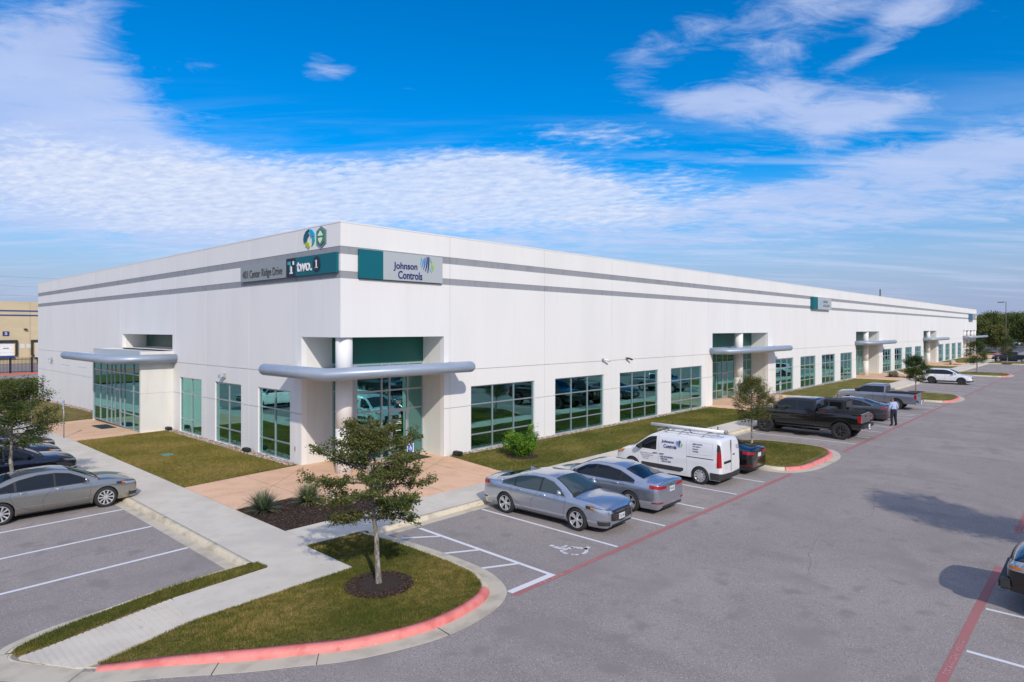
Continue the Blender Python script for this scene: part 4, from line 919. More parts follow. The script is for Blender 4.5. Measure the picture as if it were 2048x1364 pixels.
class Body:
    """car skin: cross-sections along x (front is +x)"""
    def __init__(s, top, belt, width, wtop, clear=.20, tuck=.10, bulge=.02, wb=.93, crown=.035, fa=1.4, ra=-1.4, ar=.36, az=.33, sm=2, nose=.14, tail=.12, cab=None):
        s.top, s.belt, s.w, s.wt = pchip(top), pchip(belt), pchip(width), pchip(wtop)
        s.x0, s.x1 = top[0][0], top[-1][0]; s.clear, s.tuck, s.bulge, s.wbf, s.crown = clear, tuck, bulge, wb, crown
        s.fa, s.ra, s.ar, s.az, s.sm, s.nose, s.tail = fa, ra, ar, az, sm, nose, tail
    def arch(s, x):
        for c in (s.fa, s.ra):
            if abs(x - c) < s.ar: return s.az + math.sqrt(s.ar ** 2 - (x - c) ** 2)
        return 0
    def sec(s, x, arch=True):
        w = s.w(x); zb = s.belt(x); zt = max(s.top(x), zb + .012); we = w * s.wt(x); wb = w * s.wbf; c = s.clear
        ze = max(zt - s.crown * (1 if zt - zb > .15 else .5), zb + .004)
        if zt - zb < .15: ze = zb + (zt - zb) * .35
        def side(z):
            t = max(0, min(1, (z - c) / (zb - c)))
            return w + .010 * math.exp(-((t - .80) / .05) ** 2) - .014 * math.exp(-((t - .52) / .17) ** 2) - s.tuck * w * max(0, (1 - t / .38)) ** 1.6 - (w - wb) * max(0, (t - .55) / .45) ** 1.7
        pts = []; n1, n2, n3 = 14, 8, 10
        zl = c
        for k in range(n1 + 1): z = zl + (zb - zl) * k / n1; pts.append([side(z), z])
        for k in range(1, n2 + 1): t = k / n2; pts.append([wb + (we - wb) * t + s.bulge * math.sin(math.pi * t), zb + (ze - zb) * t])
        for k in range(1, n3 + 1): u = k / n3; pts.append([we * (1 - u), ze + (zt - ze) * (1 - (1 - u) ** 2)])
        P = np.array(pts)
        for _ in range(s.sm): Q = P.copy(); Q[1:-1] = .25 * P[:-2] + .5 * P[1:-1] + .25 * P[2:]; P = Q
        # rounding at both ends
        for d, r in ((s.x1 - x, s.nose), (x - s.x0, s.tail)):
            if d < r and r > 0:
                f = math.sqrt(max(0, 1 - (1 - max(d, 0) / r) ** 2)); zc = .52 * (zb + c); g = .62 + .38 * f
                P[:, 1] = zc + (P[:, 1] - zc) * g; P[:, 0] *= .90 + .10 * f
        if arch:
            a = s.arch(x)
            if a > P[0, 1]:
                m = P[:, 1] < a
                j = int(m.sum())
                if 0 < j < len(P):
                    t = (a - P[j - 1, 1]) / (P[j, 1] - P[j - 1, 1]); y = P[j - 1, 0] + t * (P[j, 0] - P[j - 1, 0])
                    n = n1 + 1; zz = np.linspace(a, P[n1, 1], n); Q = P.copy(); Q[:n, 0] = np.interp(zz, P[:, 1][:n + 4], P[:, 0][:n + 4]); Q[:n, 1] = zz; P = Q
        return P
    def halfw(s, x, z):
        P = s.sec(x, False); P = P[:23]
        if z <= P[0, 1]: return P[0, 0]
        if z >= P[-1, 1]: return P[-1, 0]
        return float(np.interp(z, P[:, 1], P[:, 0]))
    def topz(s, x, y):
        P = s.sec(x, False)[14:][::-1]; return float(np.interp(abs(y), P[:, 0], P[:, 1]))
    def stations(s, xa, xb):
        X_ = set(np.round(np.arange(xa, xb, .07), 4)) | {xa, xb}
        for c in (s.fa, s.ra):
            for k in range(0, 19): X_.add(round(c + s.ar * math.cos(math.pi * k / 18), 4))
            X_ |= {round(c - s.ar - .002, 4), round(c + s.ar + .002, 4)}
        for e, r, sg in ((s.x0, s.tail, 1), (s.x1, s.nose, -1)):
            for t in (0, .04, .12, .25, .42, .62, .82): X_.add(round(e + sg * r * t, 4))
        return sorted(x for x in X_ if xa - 1e-6 <= x <= xb + 1e-6)
    def mesh(s, name, m, parent, xa=None, xb=None, under=M_blk):
        xa = s.x0 if xa is None else xa; xb = s.x1 if xb is None else xb
        xs = s.stations(xa, xb); rings = []
        for x in xs:
            P = s.sec(x); r = [(x, 0.0, P[0, 1])] + [(x, p[0], p[1]) for p in P]
            rings.append(r + [(x, -p[0], p[1]) for p in P[::-1][1:]])
        n = len(rings[0]); V = [v for r in rings for v in r]; F = []; I = []
        for k in range(len(xs) - 1):
            for a in range(n):
                F.append((k * n + a, k * n + (a + 1) % n, (k + 1) * n + (a + 1) % n, (k + 1) * n + a)); I.append(1 if a in (0, n - 1) else 0)
        # end caps as strips joining left and right
        h = (n - 1) // 2
        for base, fl in ((0, False), ((len(xs) - 1) * n, True)):
            for a in range(1, h + 1):
                q = (base + a, base + a + 1, base + (n - a - 1) % n if n - a - 1 > 0 else base, base + (n - a) % n)
                q = tuple(dict.fromkeys(q))
                if len(q) > 2: F.append(q if fl else q[::-1]); I.append(0)
        me = bpy.data.meshes.new(name); me.from_pydata(V, [], F); me.materials.append(m); me.materials.append(under)
        me.polygons.foreach_set('material_index', I)
        bm = bmesh.new(); bm.from_mesh(me); bmesh.ops.remove_doubles(bm, verts=bm.verts, dist=1e-4); bmesh.ops.recalc_face_normals(bm, faces=bm.faces)
        for f in bm.faces: f.smooth = True
        for e in bm.edges:
            if len(e.link_faces) == 2 and (e.calc_face_angle(0) > 1.0 or e.link_faces[0].material_index != e.link_faces[1].material_index): e.smooth = False
        bm.to_mesh(me); bm.free(); me.update(); return link(me, name, parent)
    # overlays -----------------------------------------------------------
    def side(s, name, m, parent, lo, hi, xa, xb, off=.006, nx=16, nz=5, sides=(1, -1), one=False, thick=True):
        """patch on the flank between the curves lo(x) and hi(x)"""
        L = lo if callable(lo) else pchip(lo) if isinstance(lo, list) else (lambda x: lo); Hh = hi if callable(hi) else pchip(hi) if isinstance(hi, list) else (lambda x: hi)
        out = []
        for sg in sides:
            V = []; F = []
            for i in range(nx + 1):
                x = xa + (xb - xa) * i / nx; a, b = L(x), Hh(x)
                for j in range(nz + 1):
                    z = a + (b - a) * j / nz; V.append((x, sg * (s.halfw(x, z) + off), z))
            for i in range(nx):
                for j in range(nz): q = (i * (nz + 1) + j, (i + 1) * (nz + 1) + j, (i + 1) * (nz + 1) + j + 1, i * (nz + 1) + j + 1); F.append(q if sg < 0 else q[::-1])
            o = mesh_np(name, V, F, m, parent, smooth=True); out.append(o)
        return out
    def over(s, name, m, parent, xa, xb, fa, fb, off=.006, nx=8, ny=10):
        """patch on top: y runs to +-f*edge width"""
        V = []; F = []
        for i in range(nx + 1):
            t = i / nx; x = xa + (xb - xa) * t
            for j in range(ny + 1):
                u = -1 + 2 * j / ny; f = fa + (fb - fa) * t; w = s.w(x) * s.wt(x); bow = 0.10 * (1 - u * u) * (t if xb > xa else t) * 0
                y = u * w * f; V.append((x, y, s.topz(x, y) + off))
        for i in range(nx):
            for j in range(ny): F.append((i * (ny + 1) + j, (i + 1) * (ny + 1) + j, (i + 1) * (ny + 1) + j + 1, i * (ny + 1) + j + 1))
        return mesh_np(name, V, F, m, parent, smooth=True)
    def endx(s, y, z, front=True):
        lo, hi = (0.0, 1.1) if front else (0.0, 1.1)
        e = s.x1 if front else s.x0; sg = -1 if front else 1
        def inside(d):
            x = e + sg * d; P = s.sec(x, False); 
            if z < P[0, 1] or z > P[-1, 1]: return False
            k = P[:, 1]; return float(np.interp(z, np.maximum.accumulate(k), P[:, 0])) >= abs(y)
        if inside(0): return e
        if not inside(1.1): return e + sg * 1.1
        for _ in range(18):
            mid = (lo + hi) / 2
            if inside(mid): hi = mid
            else: lo = mid
        return e + sg * hi
    def end(s, name, m, parent, ya, yb, lo, hi, front=True, off=.008, ny=10, nz=4):
        L = lo if callable(lo) else (lambda y: lo); Hh = hi if callable(hi) else (lambda y: hi); V = []; F = []; sg = 1 if front else -1
        for i in range(ny + 1):
            y = ya + (yb - ya) * i / ny; a, b = L(y), Hh(y)
            for j in range(nz + 1): z = a + (b - a) * j / nz; V.append((s.endx(y, z, front) + sg * off, y, z))
        for i in range(ny):
            for j in range(nz): F.append((i * (nz + 1) + j, (i + 1) * (nz + 1) + j, (i + 1) * (nz + 1) + j + 1, i * (nz + 1) + j + 1))
        return mesh_np(name, V, F, m, parent, smooth=True)
    def lamp(s, name, m, parent, front, xin, yin, z0, z1, z0i=None, z1i=None, off=.009, n=12):
        """lamp that wraps round the corner: from the end face at |y|=yin to the flank at x=xin"""
        sg = 1 if front else -1; out = []
        z0i = z0 if z0i is None else z0i; z1i = z1 if z1i is None else z1i
        for ss in (1, -1):
            V = []; F = []; nz = 4
            for i in range(n + 1):
                t = i / n
                for j in range(nz + 1):
                    z = (z0i + (z0 - z0i) * t) * (1 - j / nz) + (z1i + (z1 - z1i) * t) * j / nz
                    xe = s.endx(yin, z, front); yh = None
                    # walk the plan outline: parametrise by angle from the end face to the flank
                    a = t * math.pi / 2; yy = yin + (s.halfw(xin, z) - yin) * math.sin(a); xx = s.endx(min(yy, s.halfw(xin, z) - .0005), z, front)
                    if sg * (xx - xin) < 0: xx = xin
                    if t == 1: xx = xin; yy = s.halfw(xin, z)
                    V.append((xx + sg * off * math.cos(a), ss * (yy + off * math.sin(a)), z))
            for i in range(n):
                for j in range(nz): q = (i * (nz + 1) + j, (i + 1) * (nz + 1) + j, (i + 1) * (nz + 1) + j + 1, i * (nz + 1) + j + 1); F.append(q)
            out.append(mesh_np(name, V, F, m, parent, smooth=True))
        return out
    def seams(s, parent, paths, w=.010, m=M_seam, name='shut_line', sides=(1, -1)):
        mb = MB()
        for sg in sides:
            for path in paths:
                Q = []
                for (x, z), (x2, z2) in zip(path, path[1:]):
                    n = max(2, int(math.hypot(x2 - x, z2 - z) / .08))
                    for k in range(n): t = k / n; Q.append((x + (x2 - x) * t, z + (z2 - z) * t))
                Q.append(path[-1]); mb.tube([(x, sg * (s.halfw(x, z) - .001), z) for x, z in Q], w / 2, 5)
        return mb.build(name, m, parent)
    def archlip(s, name, m, parent, w=.05, off=.008, full=False):
        mb = MB()
        for c in (s.fa, s.ra):
            for sg in (1, -1):
                V = []; n = 26
                for k in range(n + 1):
                    a = math.pi * k / n
                    for r in (s.ar - .01, s.ar + w):
                        x, z = c + r * math.cos(a), max(s.az + r * math.sin(a), s.clear); V.append((x, sg * (s.halfw(x, z) + off), z))
                    x, z = c + (s.ar - .01) * math.cos(a), max(s.az + (s.ar - .01) * math.sin(a), s.clear); V.append((x, sg * (s.halfw(x, z) - .06), z))
                F = []
                for k in range(n): b = 3 * k; F += [(b, b + 3, b + 4, b + 1), (b, b + 2, b + 5, b + 3)]
                mb.add(V, F, 0, True)
        return mb.build(name, m, parent)
_wm = {}
def wheel_mesh(r, w, rr, style, rimm):
    k = (r, w, rr, style, rimm.name)
    if k in _wm: return _wm[k]
    t = MB(); n = 40; prof = [(rr - .005, -.42 * w), (rr + .012, -.5 * w), (r - .035, -.5 * w), (r - .010, -.44 * w), (r, -.30 * w), (r, .30 * w), (r - .010, .44 * w), (r - .035, .5 * w), (rr + .012, .5 * w), (rr - .005, .42 * w)]
    V = [(p * math.cos(2 * math.pi * a / n), y, p * math.sin(2 * math.pi * a / n)) for p, y in prof for a in range(n)]
    F = [(j * n + a, j * n + (a + 1) % n, (j + 1) * n + (a + 1) % n, (j + 1) * n + a) for j in range(len(prof) - 1) for a in range(n)]
    t.add(V, F, 0, True)
    if style == 'offroad':
        for a in range(30):
            an = 2 * math.pi * a / 30; c, s_ = math.cos(an), math.sin(an)
            for y0, y1, sh in ((-.5, -.18, 0), (-.12, .14, .08), (.2, .5, 0)):
                c2, s2 = math.cos(an + sh), math.sin(an + sh); b = len(t.v); P = []
                for rr2 in (r - .004, r + .012):
                    for yy in (y0 * w, y1 * w):
                        for tt in (-.028, .028): P.append((rr2 * c2 - tt * s2, yy, rr2 * s2 + tt * c2))
                t.add(P, [(0, 1, 3, 2), (4, 6, 7, 5), (0, 4, 5, 1), (2, 3, 7, 6), (0, 2, 6, 4), (1, 5, 7, 3)], 0)
    tm = t.mesh('wheel', M_rub)
    d = MB()   # outer face at +y
    yo = .44 * w
    prof = [(rr - .0, yo - .15), (rr - .0, yo), (rr - .018, yo + .004), (rr - .024, yo - .015), (rr - .03, yo - .12), (.03, yo - .10)]
    V = [(p * math.cos(2 * math.pi * a / n), y, p * math.sin(2 * math.pi * a / n)) for p, y in prof for a in range(n)]
    for j in range(len(prof) - 1):
        d.add([V[q] for q in range(j * n, (j + 2) * n)], [(a, (a + 1) % n, n + (a + 1) % n, n + a) for a in range(n)], 1 if j >= 3 else 0, True)
    def spoke(an, w0, w1, y0=.0, r0=.05, r1=None):
        r1 = r1 or rr - .012; c, s_ = math.cos(an), math.sin(an); P = []
        for q, hw, y in ((r0, w0, yo - .02 + y0), (r1, w1, yo - .012 + y0)):
            for yy in (y, y - .035):
                for tt in (-hw, hw): P.append((q * c - tt * s_, yy, q * s_ + tt * c))
        d.add(P, [(0, 1, 5, 4), (2, 6, 7, 3), (0, 4, 6, 2), (1, 3, 7, 5), (4, 5, 7, 6)], 0)
    if style == 'twin':
        for k in range(5):
            for o_ in (-.17, .17): spoke(2 * math.pi * k / 5 + o_, .016, .026)
    elif style == 'ten':
        for k in range(10): spoke(2 * math.pi * k / 10, .014, .026)
    elif style == 'cover':
        for k in range(10): spoke(2 * math.pi * k / 10, .022, .040)
        d.tube([(0, yo - .03, 0), (0, yo + .0, 0)], rr * .45, 24)
    elif style == 'offroad':
        for k in range(8): spoke(2 * math.pi * k / 8, .012, .026)
    else:
        for k in range(5): spoke(2 * math.pi * k / 5, .03, .048)
    d.tube([(0, yo - .05, 0), (0, yo - .006, 0)], .055, 16)
    rm = d.mesh('rim', [rimm, M_blk]); _wm[k] = (tm, rm); return _wm[k]
def wheels(root, B, r, w, rr, track, style='twin', rimm=M_rim):
    tm, rm = wheel_mesh(r, w, rr, style, rimm)
    for x in (B.fa, B.ra):
        for sg in (1, -1):
            o = link(tm, 'wheel', root, (x, sg * track, r - .004)); q = link(rm, 'rim', o)
            if sg < 0: o.rotation_euler.z = math.pi; o.rotation_euler.y = .6
def mirror(root, x, y, z, m, s_=1.0, hang=.06):
    for sg in (1, -1):
        mb = MB(); mb.tube([(x - .02, sg * (y - .02), z - .06), (x - .04, sg * (y + hang), z - .03)], .02 * s_, 8)
        mb.tube([(x + .055 * s_, sg * (y + hang + .04), z + .005), (x + .03 * s_, sg * (y + hang + .05), z + .01), (x - .05 * s_, sg * (y + hang + .06), z + .012)], [.03 * s_, .075 * s_, .09 * s_], 14)
        o = mb.build('wing_mirror', m, root); mb = MB(); mb.tube([(x - .053 * s_, sg * (y + hang + .06), z + .012), (x - .056 * s_, sg * (y + hang + .06), z + .012)], .078 * s_, 14); mb.build('mirror_glass', M_cglass2, o)
def handles(root, B, pts, m=M_chrome):
    for x, z in pts:
        for sg in (1, -1):
            y = B.halfw(x, z); mb = MB(); mb.tube([(x - .10, sg * (y + .0), z), (x - .075, sg * (y + .028), z), (x + .075, sg * (y + .028), z), (x + .10, sg * (y + .0), z)], .014, 8); mb.build('door_handle', m, root)
def plate(root, x, z, sg, txt=None):
    mb = MB(); mb.box(x, -.155, z - .08, x + sg * .012, .155, z + .08); o = mb.build('licence_plate', M_plate, root)
    if txt: text(txt, .24, .07, M_jblue, 'plate_number', o, frame_mat((x + sg * .013, -.12 * sg, z - .035), (0, sg, 0), (0, 0, 1)), .002)
    return o

def sedan(name, label, group, col, kind='a', loc=(0, 0), rz=0, L=4.93, rim='ten', detail=True, glass=M_cglass, platef=None, plater=None, z=ZA):
    root = empty(name, (loc[0], loc[1], z), rz, label=label, cat='car', group=group)
    h = L / 2; pm = col
    if kind == 'a':      # swept four-door
        top = [(-h, .88), (-h + .06, 1.07), (-h + .30, 1.11), (-1.95, 1.135), (-1.55, 1.20), (-1.0, 1.36), (-.45, 1.445), (.05, 1.45), (.45, 1.40), (.85, 1.24), (1.25, 1.04), (1.33, 1.00), (1.8, .95), (2.15, .885), (h - .12, .815), (h, .72)]
    elif kind == 'b':    # notchback
        top = [(-h, .88), (-h + .06, 1.06), (-h + .35, 1.09), (-1.85, 1.12), (-1.6, 1.18), (-1.1, 1.37), (-.55, 1.455), (.0, 1.465), (.4, 1.42), (.80, 1.26), (1.22, 1.06), (1.30, 1.02), (1.8, .97), (2.15, .90), (h - .12, .82), (h, .72)]
    belt = [(-h, .80), (-h + .06, .98), (-1.9, 1.0), (-1.0, .97), (0, .94), (1.0, .91), (1.33, .90), (1.8, .87), (2.15, .815), (h - .1, .745), (h, .64)]
    width = [(-h, .76), (-h + .05, .83), (-h + .25, .89), (-1.7, .92), (-.5, .922), (.8, .925), (1.5, .92), (1.95, .895), (2.2, .845), (h - .10, .765), (h, .66)]
    wtop = [(-h, .86), (-1.95, .80), (-1.5, .70), (-.8, .66), (.2, .66), (.8, .72), (1.25, .86), (1.4, .88), (h, .80)]
    B = Body(top, belt, width, wtop, clear=.19, tuck=.13, bulge=.018, fa=1.45, ra=-1.40, ar=.375, az=.34, nose=.13, tail=.12, crown=.05)
    B.mesh('body', pm, root)
    # glass
    g1 = [(.98, .965), (.78, 1.10), (.45, 1.255), (.05, 1.325), (-.40, 1.325), (-.9, 1.25), (-1.3, 1.12), (-1.62, 1.02)][::-1]
    glo = lambda x: .955 + (-.0 if x > -1.2 else .03)
    B.side('window_surround', M_blk, root, lambda x: .945, lambda x: pchip(g1)(x) + .012, -1.56, .96, off=.004, nx=24)
    for xa, xb in ((.05, .93), (-.98, -.01), (-1.52, -1.05)): B.side('side_window', glass, root, glo, g1, xa, xb, off=.007, nx=14)
    B.seams(root, [[(.97, .96), (.78, 1.11), (.45, 1.27), (.05, 1.34), (-.40, 1.34), (-.9, 1.265), (-1.3, 1.135), (-1.60, 1.03), (-1.52, .97), (-.9, .935), (.9, .935)]], w=.022, m=M_chrome if kind == 'a' else M_blk, name='window_trim')
    B.over('windshield_border', M_blk, root, .46, 1.31, .90, .97, off=.004); B.over('windshield', glass, root, .50, 1.26, .86, .93, off=.008)
    B.over('rear_window_border', M_blk, root, -1.05, -1.82, .90, .94, off=.004); B.over('rear_window', M_cglass, root, -1.08, -1.78, .86, .90, off=.008)
    B.seams(root, [[(1.02, .90), (1.00, .62), (.95, .30), (-.30, .30), (-.32, .60), (-.02, .93)], [(-.32, .3), (-.62, .31), (-1.05, .55), (-1.18, .80), (-1.12, .95)], [(.95, .30), (.9, .27), (-.9, .27)]], w=.009)
    # bonnet and boot lines
    mb = MB()
    for sg in (1, -1): mb.tube([(x, sg * B.w(x) * .80, B.topz(x, B.w(x) * .80) - .001) for x in np.linspace(1.32, 2.22, 10)], .004, 5)
    mb.tube([(-1.92, y, B.topz(-1.92, y) - .001) for y in np.linspace(-.62, .62, 9)], .004, 5)
    mb.build('panel_gap', M_seam, root)
    B.archlip('arch_liner', M_blk, root, w=-.006, off=-.004)
    B.side('sill_trim', M_trim, root, .19, .235, -.98, 1.02, off=.004, nx=4, nz=1)
    handles(root, B, [(.14, .86), (-.84, .88)])
    mirror(root, .86, B.halfw(.86, .95), 1.02, pm)
    # front
    B.end('grille', M_blk, root, -.56, .56, lambda y: .31 + .16 * abs(y), lambda y: .61 - .04 * y * y, off=.008)
    B.end('upper_grille', M_blk, root, -.54, .54, lambda y: .655 - .01 * abs(y), lambda y: .705 - .06 * y * y, off=.010)
    B.end('grille_bar', M_chrome, root, -.66, .66, lambda y: .615 + .01 * abs(y), lambda y: .648 + .005 * abs(y), off=.018, nz=1)
    for k in range(4): w_ = .30 + .06 * k; B.end('grille_bar', M_chrome, root, -w_, w_, .36 + .06 * k, .371 + .06 * k, off=.015, nz=1)
    B.end('lower_intake', M_blk, root, -.62, .62, .22, .29, off=.006)
    B.lamp('headlight', M_blk, root, True, 1.78, .46, .735, .815, .625, .72); B.lamp('headlight_lens', M_lens, root, True, 2.04, .50, .71, .785, .64, .705, off=.012); B.lamp('turn_signal', M_amb, root, True, 1.94, .82, .745, .79, .72, .765, off=.014)
    B.lamp('fog_surround', M_trim, root, True, 2.16, .60, .27, .42, .27, .38, off=.006); B.lamp('fog_light', M_chrome, root, True, 2.20, .64, .405, .43, .39, .415, off=.012)
    # rear
    B.lamp('taillight', M_red, root, False, -h + .34, .34, .88, .99, .84, .92); B.end('boot_badge', M_chrome, root, -.05, .05, .92, .95, False, off=.012, nz=1)
    B.end('rear_diffuser', M_trim, root, -.58, .58, .20, .32, False, off=.006)
    for sg in (1, -1): B.lamp('rear_reflector', M_red, root, False, -h + .25, .56, .40, .44)
    plate(root, B.endx(0, .47, True) + .012, .47, 1, platef); plate(root, B.endx(0, .80, False) - .012, .80, -1, plater)
    mb = MB(); mb.add([(-1.0, 0, 1.37), (-.82, 0, 1.405), (-1.02, .02, 1.37), (-1.02, -.02, 1.37), (-1.04, 0, 1.46)], [(0, 2, 4), (0, 4, 3), (2, 1, 4), (1, 3, 4), (0, 3, 1, 2)]); mb.build('roof_fin', pm, root)
    mb = MB(); mb.tube([(1.30, -.45, B.topz(1.30, .45) + .012), (1.2, .0, B.topz(1.2, 0) + .02)], .008, 6); mb.tube([(1.30, .15, B.topz(1.30, .15) + .012), (1.15, .55, B.topz(1.15, .55) + .02)], .008, 6); mb.build('wiper', M_blk, root)
    wheels(root, B, .340, .225, .245, .81, rim)
    return root

def pickup(name, label, col, loc, rz, L=5.9, wb=4.07, H=1.95, lift=.0, W=1.0, cab=(-.95, 1.35), wr=.40, rim='offroad', rimm=M_rimb, z=ZA, toolbox=False, steps=False, tail='tall', wheelbase_shift=0.0, belt_z=1.25, archlip=None, gl=M_cglass, fin=None):
    root = empty(name, (loc[0], loc[1], z), rz, label=label, cat='pickup truck')
    h = L / 2; fa = h - .95; ra = fa - wb; xc = cab[0]; xw = cab[1]      # cab back, windshield base
    hood = belt_z + .05
    top = [(-h, belt_z + .01), (xc - .05, belt_z + .02), (xc, H - .06), (xc + .15, H), (xc + .9, H + .01), (xw - .85, H - .03), (xw - .55, H - .14), (xw, hood + .10), (xw + .08, hood + .06), (h - .6, hood), (h - .18, hood - .05), (h, hood - .22)]
    top[1] = (xc - .03, belt_z + .02)
    belt = [(-h, belt_z - .02), (xc, belt_z), (xw, belt_z), (h - .55, belt_z - .05), (h - .15, belt_z - .14), (h, belt_z - .34)]
    width = [(-h, W * .96), (-h + .3, W * .985), (xc, W), (xw, W), (fa, W), (h - .35, W * .97), (h - .12, W * .92), (h, W * .86)]
    wtop = [(-h, .9), (xc - .03, .9), (xc, .80), (xc + .2, .78), (xw - .8, .78), (xw - .3, .84), (xw, .90), (h, .86)]
    B = Body(top, belt, width, wtop, clear=.42 + lift, tuck=.06, bulge=.012, wb=.95, fa=fa, ra=ra, ar=wr + .08, az=wr + .01 + lift * .3, nose=.10, tail=.0, crown=.05)
    B.mesh('body', col, root, xa=xc)
    # bed: two outer walls with wheel openings, inner liner, floor
    for sg in (1, -1):
        xs = [x for x in B.stations(-h, xc - .012)]; V = []; F = []; nz = 8
        for x in xs:
            lo = max(B.clear, B.arch(x)); zt = belt_z + .02
            for j in range(nz + 1): z_ = lo + (zt - .03 - lo) * j / nz; V.append((x, sg * B.halfw(x, z_), z_))
            V += [(x, sg * (W * .93), zt), (x, sg * (W * .87), zt), (x, sg * (W * .86), zt - .02), (x, sg * (W * .86), .72 + lift)]
        m = nz + 5
        for k in range(len(xs) - 1):
            for j in range(m - 1): q = (k * m + j, (k + 1) * m + j, (k + 1) * m + j + 1, k * m + j + 1); F.append(q if sg < 0 else q[::-1])
        o = mesh_np('bed_side', V, F, [col, M_blk], root, smooth=True, idx=[1 if j >= nz + 2 else 0 for k in range(len(xs) - 1) for j in range(m - 1)])
        mb = MB(); mb.box(-h + .05, sg * (W * .88), belt_z + .012, xc - .05, sg * (W * .95), belt_z + .035); mb.build('bed_rail', M_blk, root, bevel=.008)
    mb = MB(); mb.box(-h + .07, -W * .86, .70 + lift, xc - .02, W * .86, .74 + lift); mb.box(xc - .05, -W * .86, .74 + lift, xc - .015, W * .86, belt_z); mb.build('bed_floor', M_blk, root)
    mb = MB(); mb.box(-h - .0, -W * .84, .66 + lift, -h + .06, W * .84, belt_z + .02); tg = mb.build('tailgate', col, root, bevel=.015)
    mb = MB(); mb.box(-h - .012, -.12, belt_z - .16, -h - .001, .12, belt_z - .09); mb.build('tailgate_handle', M_blk, tg)
    for sg in (1, -1):
        z0, z1 = (.80 + lift, belt_z - .06) if tail == 'tall' else (.95 + lift, belt_z - .05)
        mb = MB(); mb.box(-h - .012, sg * W * .84, z0, -h + .16, sg * (W * .975), z1); o = mb.build('taillight', M_red, root, bevel=.02)
        mb = MB(); mb.box(-h - .016, sg * W * .86, z0 + .05, -h - .011, sg * W * .95, z0 + .14); mb.build('reverse_lens', M_lens, o)
    mb = MB(); mb.box(-h - .17, -W * .95, .52 + lift, -h - .0, W * .95, .70 + lift); mb.build('rear_bumper', M_chrome if col != M_black else M_trim, root, bevel=.03)
    mb = MB(); mb.tube([(-h + .1, 0, .46 + lift), (-h - .25, 0, .46 + lift)], .035, 8); mb.tube([(-h - .25, 0, .46 + lift), (-h - .25, 0, .56 + lift)], .028, 8); mb.build('tow_hitch', M_chrome, root)
    plate(root, -h - .175, .62 + lift, -1)
    # cab glass
    ztop = H - .17
    mid = (xc + xw - .45) / 2 + .02
    hi = [(xc, ztop), (xw - .85, ztop), (xw - .45, ztop - .14), (xw - .08, belt_z + .10)]
    B.side('window_surround', M_blk, root, belt_z + .02, lambda x: pchip(hi)(x) + .012, xc + .09, xw - .11, off=.004, nx=20)
    for xa, xb in ((xc + .12, mid - .06), (mid + .02, xw - .14)): B.side('side_window', gl, root, belt_z + .035, hi, xa, xb, off=.007, nx=12)
    B.over('windshield_border', M_blk, root, xw - .72, xw - .02, .90, .97, off=.005); B.over('windshield', gl, root, xw - .68, xw - .05, .86, .93, off=.01)
    mb = MB(); mb.box(xc - .008, -W * .62, belt_z + .12, xc - .0, W * .62, H - .18); mb.build('rear_window', gl, root)
    mb = MB(); mb.box(xc - .012, -.22, H - .11, xc - .001, .22, H - .07); mb.build('third_brake_light', M_red, root)
    cz = B.clear + .06
    B.seams(root, [[(xw - .05, belt_z), (xw - .05, cz), (mid - .02, cz), (mid - .02, belt_z + .03)], [(mid - .02, cz), (xc + .08 if ra + wr + .1 < xc else xc + .3, cz), (xc + .07, .9), (xc + .07, belt_z)]], w=.012)
    handles(root, B, [(mid + .12, belt_z - .12), (xc + .22, belt_z - .12)], M_chrome if col != M_black else M_blk)
    mirror(root, xw - .20, W * .97, belt_z + .16, M_chrome if tail == 'tall' and col == M_black else M_blk, 1.5, .10)
    # front end
    zg = hood - .08
    B.end('grille', M_blk, root, -W * .55, W * .55, .72 + lift, zg - .12, off=.01); 
    for k in range(2): B.end('grille_bar', M_chrome, root, -W * .55, W * .55, .82 + lift + k * .12, .85 + lift + k * .12, off=.02, nz=1)
    B.lamp('headlight', M_lens, root, True, h - .34, W * .60, zg - .30, zg - .08, zg - .30, zg - .12); B.lamp('turn_signal', M_amb, root, True, h - .26, W * .84, zg - .26, zg - .21, off=.014)
    mb = MB(); mb.box(h - .10, -W * .92, .45 + lift, h + .14, W * .92, .68 + lift); mb.build('front_bumper', M_trim if col == M_black else col, root, bevel=.04)
    B.archlip('arch_lip', archlip or col, root, w=.045, off=.022)
    if steps:
        for sg in (1, -1):
            mb = MB(); mb.tube([(ra + wr + .15, sg * (W + .02), .42 + lift * .6), (fa - wr - .15, sg * (W + .02), .42 + lift * .6)], .035, 8)
            for x in (mid - .5, mid + .35): mb.box(x - .16, sg * (W - .02), .36 + lift * .6, x + .16, sg * (W + .14), .385 + lift * .6); 
            mb.build('side_step', M_blk, root)
    if toolbox:
        mb = MB(); mb.box(xc - .62, -W * .90, belt_z - .10, xc - .08, W * .90, belt_z + .17); tb = mb.build('bed_toolbox', M_blk, root, bevel=.03)
        mb = MB(); mb.box(xc - .50, -W * .905, belt_z + .02, xc - .25, -W * .9002, belt_z + .07); mb.box(xc - .50, W * .9002, belt_z + .02, xc - .25, W * .905, belt_z + .07); mb.build('toolbox_badge', M_red, tb)
    mb = MB(); mb.tube([(xc + .1, 0, .40 + lift * .5), (h - .3, 0, .40 + lift * .5)], .25, 8); mb.tube([(ra, -.7, wr), (ra, .7, wr)], .07, 8); mb.tube([(fa, -.7, wr), (fa, .7, wr)], .06, 8); mb.box(-h + .1, -.45, .52 + lift * .6, h - .3, -.35, .62 + lift * .6); mb.box(-h + .1, .35, .52 + lift * .6, h - .3, .45, .62 + lift * .6); mb.build('chassis', M_blk, root)
